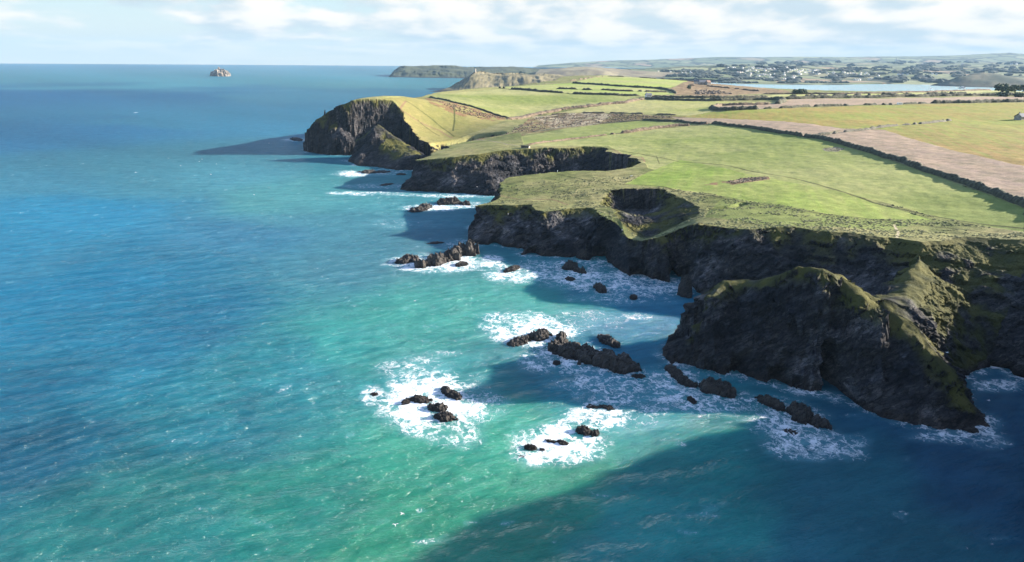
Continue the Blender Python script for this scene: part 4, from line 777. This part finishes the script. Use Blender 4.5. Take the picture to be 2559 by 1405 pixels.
# ------------------------------------------------------------------ buildings
M_white = flat_mat('white_render', (.64, .63, .60), .8, .05); M_cream = flat_mat('cream_render', (.62, .56, .46), .8, .05); M_roof = flat_mat('slate_roof', (.12, .13, .15), .8, .1); M_glass = flat_mat('dark_glass', (.03, .04, .05), .2, .1)
M_redroof = flat_mat('brown_roof', (.24, .15, .11), .85, .15); M_stone = flat_mat('rubble_stone', (.28, .25, .21), .95, .3, .6)
def mk(name, verts, faces, mat, parent=None):
    me = bpy.data.meshes.new(name); me.from_pydata(verts, [], faces); me.materials.append(mat); o = bpy.data.objects.new(name, me); C.objects.link(o)
    if parent: o.parent = parent
    return o
def house_meshes(w, d, h, rh, wall, roof):
    a, b = w/2, d/2
    wv = [(-a,-b,-3),(a,-b,-3),(a,b,-3),(-a,b,-3),(-a,-b,h),(a,-b,h),(a,b,h),(-a,b,h),(-a,0,h+rh),(a,0,h+rh)]
    wf = [(0,1,5,4),(2,3,7,6),(1,2,6,9,5),(3,0,4,8,7)]
    e = .5; rv = [(-a-e,-b-e,h-.25),(a+e,-b-e,h-.25),(a+e,0,h+rh+.15),(-a-e,0,h+rh+.15),(a+e,b+e,h-.25),(-a-e,b+e,h-.25)]
    rv2 = [(x, y, z-.3) for x, y, z in rv]; rf = [(0,1,2,3),(3,2,4,5),(7,6,9,8),(8,9,11,10),(1,0,6,7),(5,4,10,11)]
    cv_ = []; cf = []
    def box(V_, F_, x0, x1, y0, y1, z0, z1):
        k = len(V_); V_ += [(x0,y0,z0),(x1,y0,z0),(x1,y1,z0),(x0,y1,z0),(x0,y0,z1),(x1,y0,z1),(x1,y1,z1),(x0,y1,z1)]
        F_ += [(k,k+3,k+2,k+1),(k+4,k+5,k+6,k+7),(k,k+1,k+5,k+4),(k+1,k+2,k+6,k+5),(k+2,k+3,k+7,k+6),(k+3,k,k+4,k+7)]
    box(cv_, cf, -a+.8, -a+1.8, -.5, .5, h+rh*.5, h+rh+1.3)
    xv = []; xf = []
    for sx in (-.55, 0, .55):
        for z0 in ((1., 3.6) if h > 5 else (1.2,)): box(xv, xf, sx*a-.6, sx*a+.6, -b-.06, -b+.1, z0, z0+1.2)
    out = []
    for nm, vv, ff, mt in (('wall', wv, wf, wall), ('roof', rv+rv2, rf, roof), ('chimney', cv_, cf, wall), ('window', xv, xf, M_glass)):
        me = bpy.data.meshes.new(nm); me.from_pydata(vv, [], ff); me.materials.append(mt); out.append((nm, me))
    return out
kinds = [house_meshes(13, 8, 5.4, 3.2, M_white, M_roof), house_meshes(10, 8, 5.6, 3.4, M_white, M_roof), house_meshes(17, 9, 3.2, 3., M_white, M_roof), house_meshes(12, 8, 5.2, 3.2, M_cream, M_roof), house_meshes(13, 8, 3.2, 3.2, M_white, M_redroof)]
def put_house(loc, rz, ms, sc_, label, group, cat='house', name='house', parts=('wall', 'roof', 'chimney')):
    r = bpy.data.objects.new(name, None); C.objects.link(r); r.location = loc; r.rotation_euler = (0, 0, rz); r.scale = (sc_,)*3; props(r, label=label, category=cat, group=group)
    for nm, me in ms:
        if nm in parts: o = bpy.data.objects.new(nm, me); C.objects.link(o); o.parent = r
    return r
# traced houses of the village across the estuary
for i, (px, py) in enumerate(HP):
    hit = far_hit(px, py)
    if not hit: continue
    k = kinds[random.choice((0, 0, 1, 1, 2, 3, 4))]
    zone = 'at the left end of the estuary village' if px < 1868 else 'among dark trees at the right end of the estuary village' if px > 2062 else 'on the top row of the estuary village' if py < 175 else 'on the lowest slope of the estuary village near the shore' if py > 186.5 else 'in the middle slope of the estuary village'
    put_house(hit[0], random.uniform(.55, 1.15), k, random.uniform(.85, 1.25), 'small pale house '+zone, 'houses '+zone+' across the estuary')
for i in range(78):
    px = random.uniform(1525, 1735); py = 184.5+random.gauss(0, 2.4)-(px-1520)*.006; hit = far_hit(px, py)
    if not hit or hit[2] != 'far_shore': continue
    put_house(hit[0], random.uniform(.55, 1.15), random.choice(kinds), random.uniform(.8, 1.15), 'small pale house in the seaside village beyond the farthest green field', 'houses of the seaside village beyond the fields')
for (px, py) in [(2240,149),(2170,154),(2306,162),(2277,157),(2405,162),(2527,162),(2540,162),(2512,177),(2520,178),(2245,187),(2255,187),(2263,186),(2268,188),(2250,189),(2330,186),(2340,188)]:
    hit = far_hit(px, py)
    if hit: put_house(hit[0], random.uniform(-.5, .5), kinds[1], 1.3 if py > 170 else 2., 'lone white farmhouse among distant fields beyond the estuary', 'scattered farmhouses beyond the estuary')
hit = far_hit(1965, 173)
put_house(hit[0], .8, house_meshes(26, 14, 16, 3, M_white, M_roof), 1., 'largest white building on the crest of the village hill', None, 'hotel', 'hotel_building', ('wall', 'roof', 'chimney', 'window'))
def near_house(label, px, py, w, d, h, rh, rz, wall, roof, name='cottage', cat='cottage'):
    X, Y = march(px, py); return put_house((X, Y, float(ground(X, Y))), rz, house_meshes(w, d, h, rh, wall, roof), 1., label, None, cat, name, ('wall', 'roof', 'chimney', 'window'))
near_house('white cottage where the lane hedges meet', 1620, 243.5, 9, 6, 3.6, 2.4, .2, M_white, M_roof)
near_house('low dark-roofed farm barn by the brown slope', 1758, 212, 22, 11, 5, 5, .1, M_stone, M_roof, 'barn', 'barn')
near_house('pale farmhouse at the left of the farm group', 1742, 209, 14, 9, 5, 3.5, -.3, M_cream, M_roof, 'farmhouse', 'farmhouse')
near_house('stone outbuilding at the right end of the farm group', 1769, 213, 9, 8, 6, 4, .4, M_stone, M_redroof, 'outbuilding', 'outbuilding')
near_house('dark ruined barn at the right edge of the yellow-green field', 2552, 300, 11, 8, 3.5, 3, .3, M_stone, M_roof, 'barn', 'barn')
# stone shelter (open-fronted wall with turf roof) at the end of the bank
X, Y = march(1313, 371); gz = float(ground(X, Y)); r = bpy.data.objects.new('stone_shelter', None); C.objects.link(r); r.location = (X, Y, gz); r.rotation_euler = (0, 0, -.45); r.scale = (.75, .75, .75); props(r, label='low dark stone shelter at the edge of the long chasm', category='shelter')
def box_mesh(name, x0, x1, y0, y1, z0, z1, mat, parent):
    v = [(x0,y0,z0),(x1,y0,z0),(x1,y1,z0),(x0,y1,z0),(x0,y0,z1),(x1,y0,z1),(x1,y1,z1),(x0,y1,z1)]; return mk(name, v, [(0,3,2,1),(4,5,6,7),(0,1,5,4),(1,2,6,5),(2,3,7,6),(3,0,4,7)], mat, parent)
box_mesh('wall', -5, 5, 1.2, 2.0, -1, 2.2, M_stone, r); box_mesh('wall', -5, -4.3, -1.6, 1.195, -1, 2.1, M_stone, r); box_mesh('wall', 4.3, 5, -1.6, 1.195, -1, 2.0, M_stone, r); box_mesh('roof', -5.3, 5.3, -1.9, 2.3, 2.22, 2.6, M_hedge, r)
# daymark tower
hit = far_hit(1187.5, 182)
base = hit[0] if hit else Vector((-150, 2800, 78)); base = Vector((base.x, base.y, base.z))
r = bpy.data.objects.new('daymark_tower', None); C.objects.link(r); r.location = base; props(r, label='slender stone daymark tower on top of the far headland', category='tower')
M_day = flat_mat('daymark_stone', (.42, .37, .30), .9, .15, .2)
prev = None; bm = bmesh.new()
for z, rad in ((-4, 3.6), (0, 3.5), (6, 3.2), (12, 3.0), (12.05, 3.4), (13, 3.4), (13.02, 2.9), (15, 2.9), (15, 2.2)):
    ring = [bm.verts.new((rad*math.cos(a), rad*math.sin(a), z)) for a in np.linspace(0, 6.283, 17)[:-1]]
    if prev:
        for i in range(16): bm.faces.new((prev[i], prev[(i+1) % 16], ring[(i+1) % 16], ring[i]))
    prev = ring
me = bpy.data.meshes.new('shaft'); bm.to_mesh(me); bm.free(); me.materials.append(M_day); o = bpy.data.objects.new('shaft', me); C.objects.link(o); o.parent = r
box_mesh('doorway', -.9, .9, -3.62, -3.3, 0, 3, M_glass, r)
# boats and the caravan
M_van = flat_mat('white_paint', (.8, .8, .8), .4, .03); M_tyre = flat_mat('tyre_rubber', (.03, .03, .03), .9, .1)
X, Y = march(2248, 262); gz = float(ground(X, Y)); r = bpy.data.objects.new('caravan', None); C.objects.link(r); r.location = (X, Y, gz+.3); r.rotation_euler = (0, 0, .2); props(r, label='white caravan parked on the brown field by the hedge', category='caravan')
bm = bmesh.new(); sec = [(-3.4,.4),(3.4,.4),(3.6,1.2),(3.2,2.7),(-3.1,2.7),(-3.6,1.4)]
q = [[bm.verts.new((x, s, z)) for x, z in sec] for s in (-1.15, 1.15)]
for i in range(6): bm.faces.new((q[0][i], q[0][(i+1) % 6], q[1][(i+1) % 6], q[1][i]))
bm.faces.new(q[0][::-1]); bm.faces.new(q[1]); me = bpy.data.meshes.new('body'); bm.to_mesh(me); bm.free(); me.materials.append(M_van); o = bpy.data.objects.new('body', me); C.objects.link(o); o.parent = r
for x in (-2, .3): box_mesh('window', x, x+1.5, -1.18, -1.14, 1.5, 2.2, M_glass, r)
for s in (-1, 1):
    v = [(math.cos(a)*.35-.2, s*1.05+t*.1, .3+math.sin(a)*.35) for t in (-1, 1) for a in np.linspace(0, 6.283, 13)[:-1]]
    mk('wheel', v, [(i, (i+1) % 12, 12+(i+1) % 12, 12+i) for i in range(12)]+[tuple(range(12)), tuple(range(12, 24))], M_tyre, r)
box_mesh('towbar', 3.6, 4.8, -.06, .06, .4, .52, M_tyre, r)
def boat(label, px, py, Ln, mat):
    X, Y = at(px, py); r = bpy.data.objects.new('motor_boat', None); C.objects.link(r); r.location = (X, Y, 0); r.rotation_euler = (0, 0, .15); props(r, label=label, category='boat')
    rows = []; ns = 9
    for k in range(ns):
        t = k/(ns-1)*2-1; w = Ln*.16*(1-max(0, t)**2.2); z0 = -.2+.3*max(0, t)**3
        rows += [(t*Ln/2, -w, Ln*.12+.04*Ln*max(0, t)), (t*Ln/2, -w*.6, z0), (t*Ln/2, w*.6, z0), (t*Ln/2, w, Ln*.12+.04*Ln*max(0, t))]
    f = [(4*k+i, 4*k+i+1, 4*k+5+i, 4*k+4+i) for k in range(ns-1) for i in range(3)]+[(4*k+3, 4*k, 4*k+4, 4*k+7) for k in range(ns-1)]
    mk('hull', rows, f, mat, r); box_mesh('cabin', -Ln*.15, Ln*.12, -Ln*.09, Ln*.09, Ln*.12, Ln*.24, M_van, r)
boat('white motor boat below the far dark headland', 1012, 193.6, 14, M_van)
boat('dark moored boat on the estuary near the right', 2405, 221, 34, M_roof)
boat('small white boat on the estuary left of the dark boat', 2327, 221.5, 12, M_van)
# ------------------------------------------------------------------ gulls and a walker
M_gull = flat_mat('white_feather', (.8, .8, .78), .8, .03); M_grey = flat_mat('grey_feather', (.45, .47, .5), .8, .05)
def gull(label, px, py, z, s=1.3, rz=0., flap=.3):
    X, Y = at(px, py, z); r = bpy.data.objects.new('gull', None); C.objects.link(r); r.location = (X, Y, z); r.rotation_euler = (0, 0, rz); r.scale = (s,)*3; props(r, label=label, category='gull', group='gulls over the sea and cliffs')
    pr = [(-.34, .02), (-.25, .045), (-.05, .085), (.12, .08), (.2, .05), (.26, .055), (.31, .035), (.36, .01)]; v = [(x, rd*math.cos(a), rd*math.sin(a)) for x, rd in pr for a in np.linspace(0, 6.283, 9)[:-1]]
    mk('body', v, [(8*k+i, 8*k+(i+1) % 8, 8*k+8+(i+1) % 8, 8*k+8+i) for k in range(7) for i in range(8)]+[tuple(range(8)), tuple(range(56, 64))], M_gull, r)
    for sgn in (-1, 1):
        w = [(.12, .05, .03), (.17, .33, .03+flap*.28), (.05, .66, .03+flap*.2), (-.04, .62, .02+flap*.2), (-.02, .33, .01+flap*.28), (-.1, .05, .02)]
        up = [(x, y*sgn, z+.012) for x, y, z in w]; dn = [(x, y*sgn, z-.012) for x, y, z in w]
        mk('wing', up+dn, [(0,1,4,5),(1,2,3,4),(6,11,10,7),(7,10,9,8)]+[(i, (i+1) % 6, 6+(i+1) % 6, 6+i) for i in range(6)], M_grey, r)
    mk('tail', [(-.3,-.03,.01),(-.3,.03,.01),(-.46,.08,.01),(-.46,-.08,.01),(-.3,-.03,-.01),(-.3,.03,-.01),(-.46,.08,-.01),(-.46,-.08,-.01)], [(0,1,2,3),(7,6,5,4),(0,3,7,4),(1,5,6,2),(2,6,7,3),(0,4,5,1)], M_gull, r)
GL = [(2367,881,22,'gull flying in shadow beside the grassy slope of the near headland'),(2471,1001,8,'gull over the shaded water right of the near headland tip'),(1555,575,22,'gull in front of the main cliff below the collapsed cave'),(1270,535,16,'gull before the dark left end of the main cliff'),(1192,467,6,'gull below the chasm headland near the waterline'),
 (1005,1284,2,'topmost of the gulls over the green water near the bottom'),(988,1312,2,'lower gull over the green water near the bottom'),(672,358,3,'gull in the dark cliff shadow on the water at left'),(505,398,2,'right gull of the small flock on the open sea'),(541,410,2,'gull apart at the right of the small flock on the open sea'),(498,404,2,'middle gull of the small flock on the open sea'),(452,414,2,'leftmost gull of the small flock on the open sea'),(527,436,2,'lowest gull of the small flock on the open sea'),(635,487,2,'lone gull on the pale water left of the surf'),(1037,752,2,'gull over the green water below the jagged ridge')]
for i, (px, py, z, lab) in enumerate(GL): gull(lab, px, py, z, 1.05 if py > 500 else 1.5, random.uniform(0, 6.28), random.uniform(.1, .9))
# walker: one skinned body, standing
def walker(label, px, py):
    X, Y = march(px, py); z = float(ground(X, Y)); r = bpy.data.objects.new('person', None); C.objects.link(r); r.location = (X, Y, z); r.rotation_euler = (0, 0, .6); props(r, label=label, category='person')
    J = [((0,0,.95),.13),((0,0,1.2),.14),((0,0,1.42),.12),((0,0,1.53),.05),((0,.01,1.62),.08),((0,.01,1.72),.085),((-.19,0,1.42),.06),((-.25,.03,1.15),.045),((-.22,.12,.93),.035),((.19,0,1.42),.06),((.25,-.03,1.15),.045),((.23,.05,.92),.035),
         ((-.1,.02,.86),.09),((-.11,.14,.48),.06),((-.11,.10,.08),.045),((-.11,.24,.04),.04),((.1,0,.86),.09),((.11,-.08,.47),.06),((.11,-.2,.1),.045),((.11,-.08,.04),.04)]
    E = [(0,1),(1,2),(2,3),(3,4),(4,5),(2,6),(6,7),(7,8),(2,9),(9,10),(10,11),(0,12),(12,13),(13,14),(14,15),(0,16),(16,17),(17,18),(18,19)]
    me = bpy.data.meshes.new('body'); me.from_pydata([j[0] for j in J], E, []); o = bpy.data.objects.new('body', me); C.objects.link(o); o.parent = r
    sk_ = o.modifiers.new('s', 'SKIN')
    for i, (p, rd) in enumerate(J): me.skin_vertices[0].data[i].radius = (rd, rd)
    me.skin_vertices[0].data[0].use_root = True
    o.modifiers.new('d', 'SUBSURF').levels = 1; me.materials.append(flat_mat('pale_jacket', (.55, .66, .68), .8, .1))
    return r
try:
    walker('tiny walker in a pale jacket by the edge of the long chasm', 1393, 433)
except Exception as ex: print('walker', ex)
X, Y = march(1578, 441); gz = float(ground(X, Y))
v, f = blobs([(0, 0, .1, .9, .35, .35), (.9, .2, .05, .5, .3, .25)], I1, .3); o = mesh_np('pale_boulder', v, f, flat_mat('quartz', (.6, .58, .54), .8, .1), smooth=False, label='small white boulder lying on the coastal turf near the chasm', category='boulder'); o.location = (X, Y, gz)
# ------------------------------------------------------------------ haze
bm = bmesh.new(); bmesh.ops.create_cube(bm, size=1); me = bpy.data.meshes.new('haze'); bm.to_mesh(me); bm.free()
hz = bpy.data.objects.new('haze', me); C.objects.link(hz); hz.scale = (40000, 38000, 620); hz.location = (0, 2000, 298); props(hz, kind='stuff')
m = bpy.data.materials.new('haze'); m.use_nodes = True; t = m.node_tree; t.nodes.remove(t.nodes['Principled BSDF'])
pv = nd(t, 'ShaderNodeVolumePrincipled', {'Color': (.27, .44, .62, 1), 'Density': 3.8e-5, 'Anisotropy': .0}); t.links.new(pv.outputs[0], t.nodes['Material Output'].inputs['Volume']); me.materials.append(m)
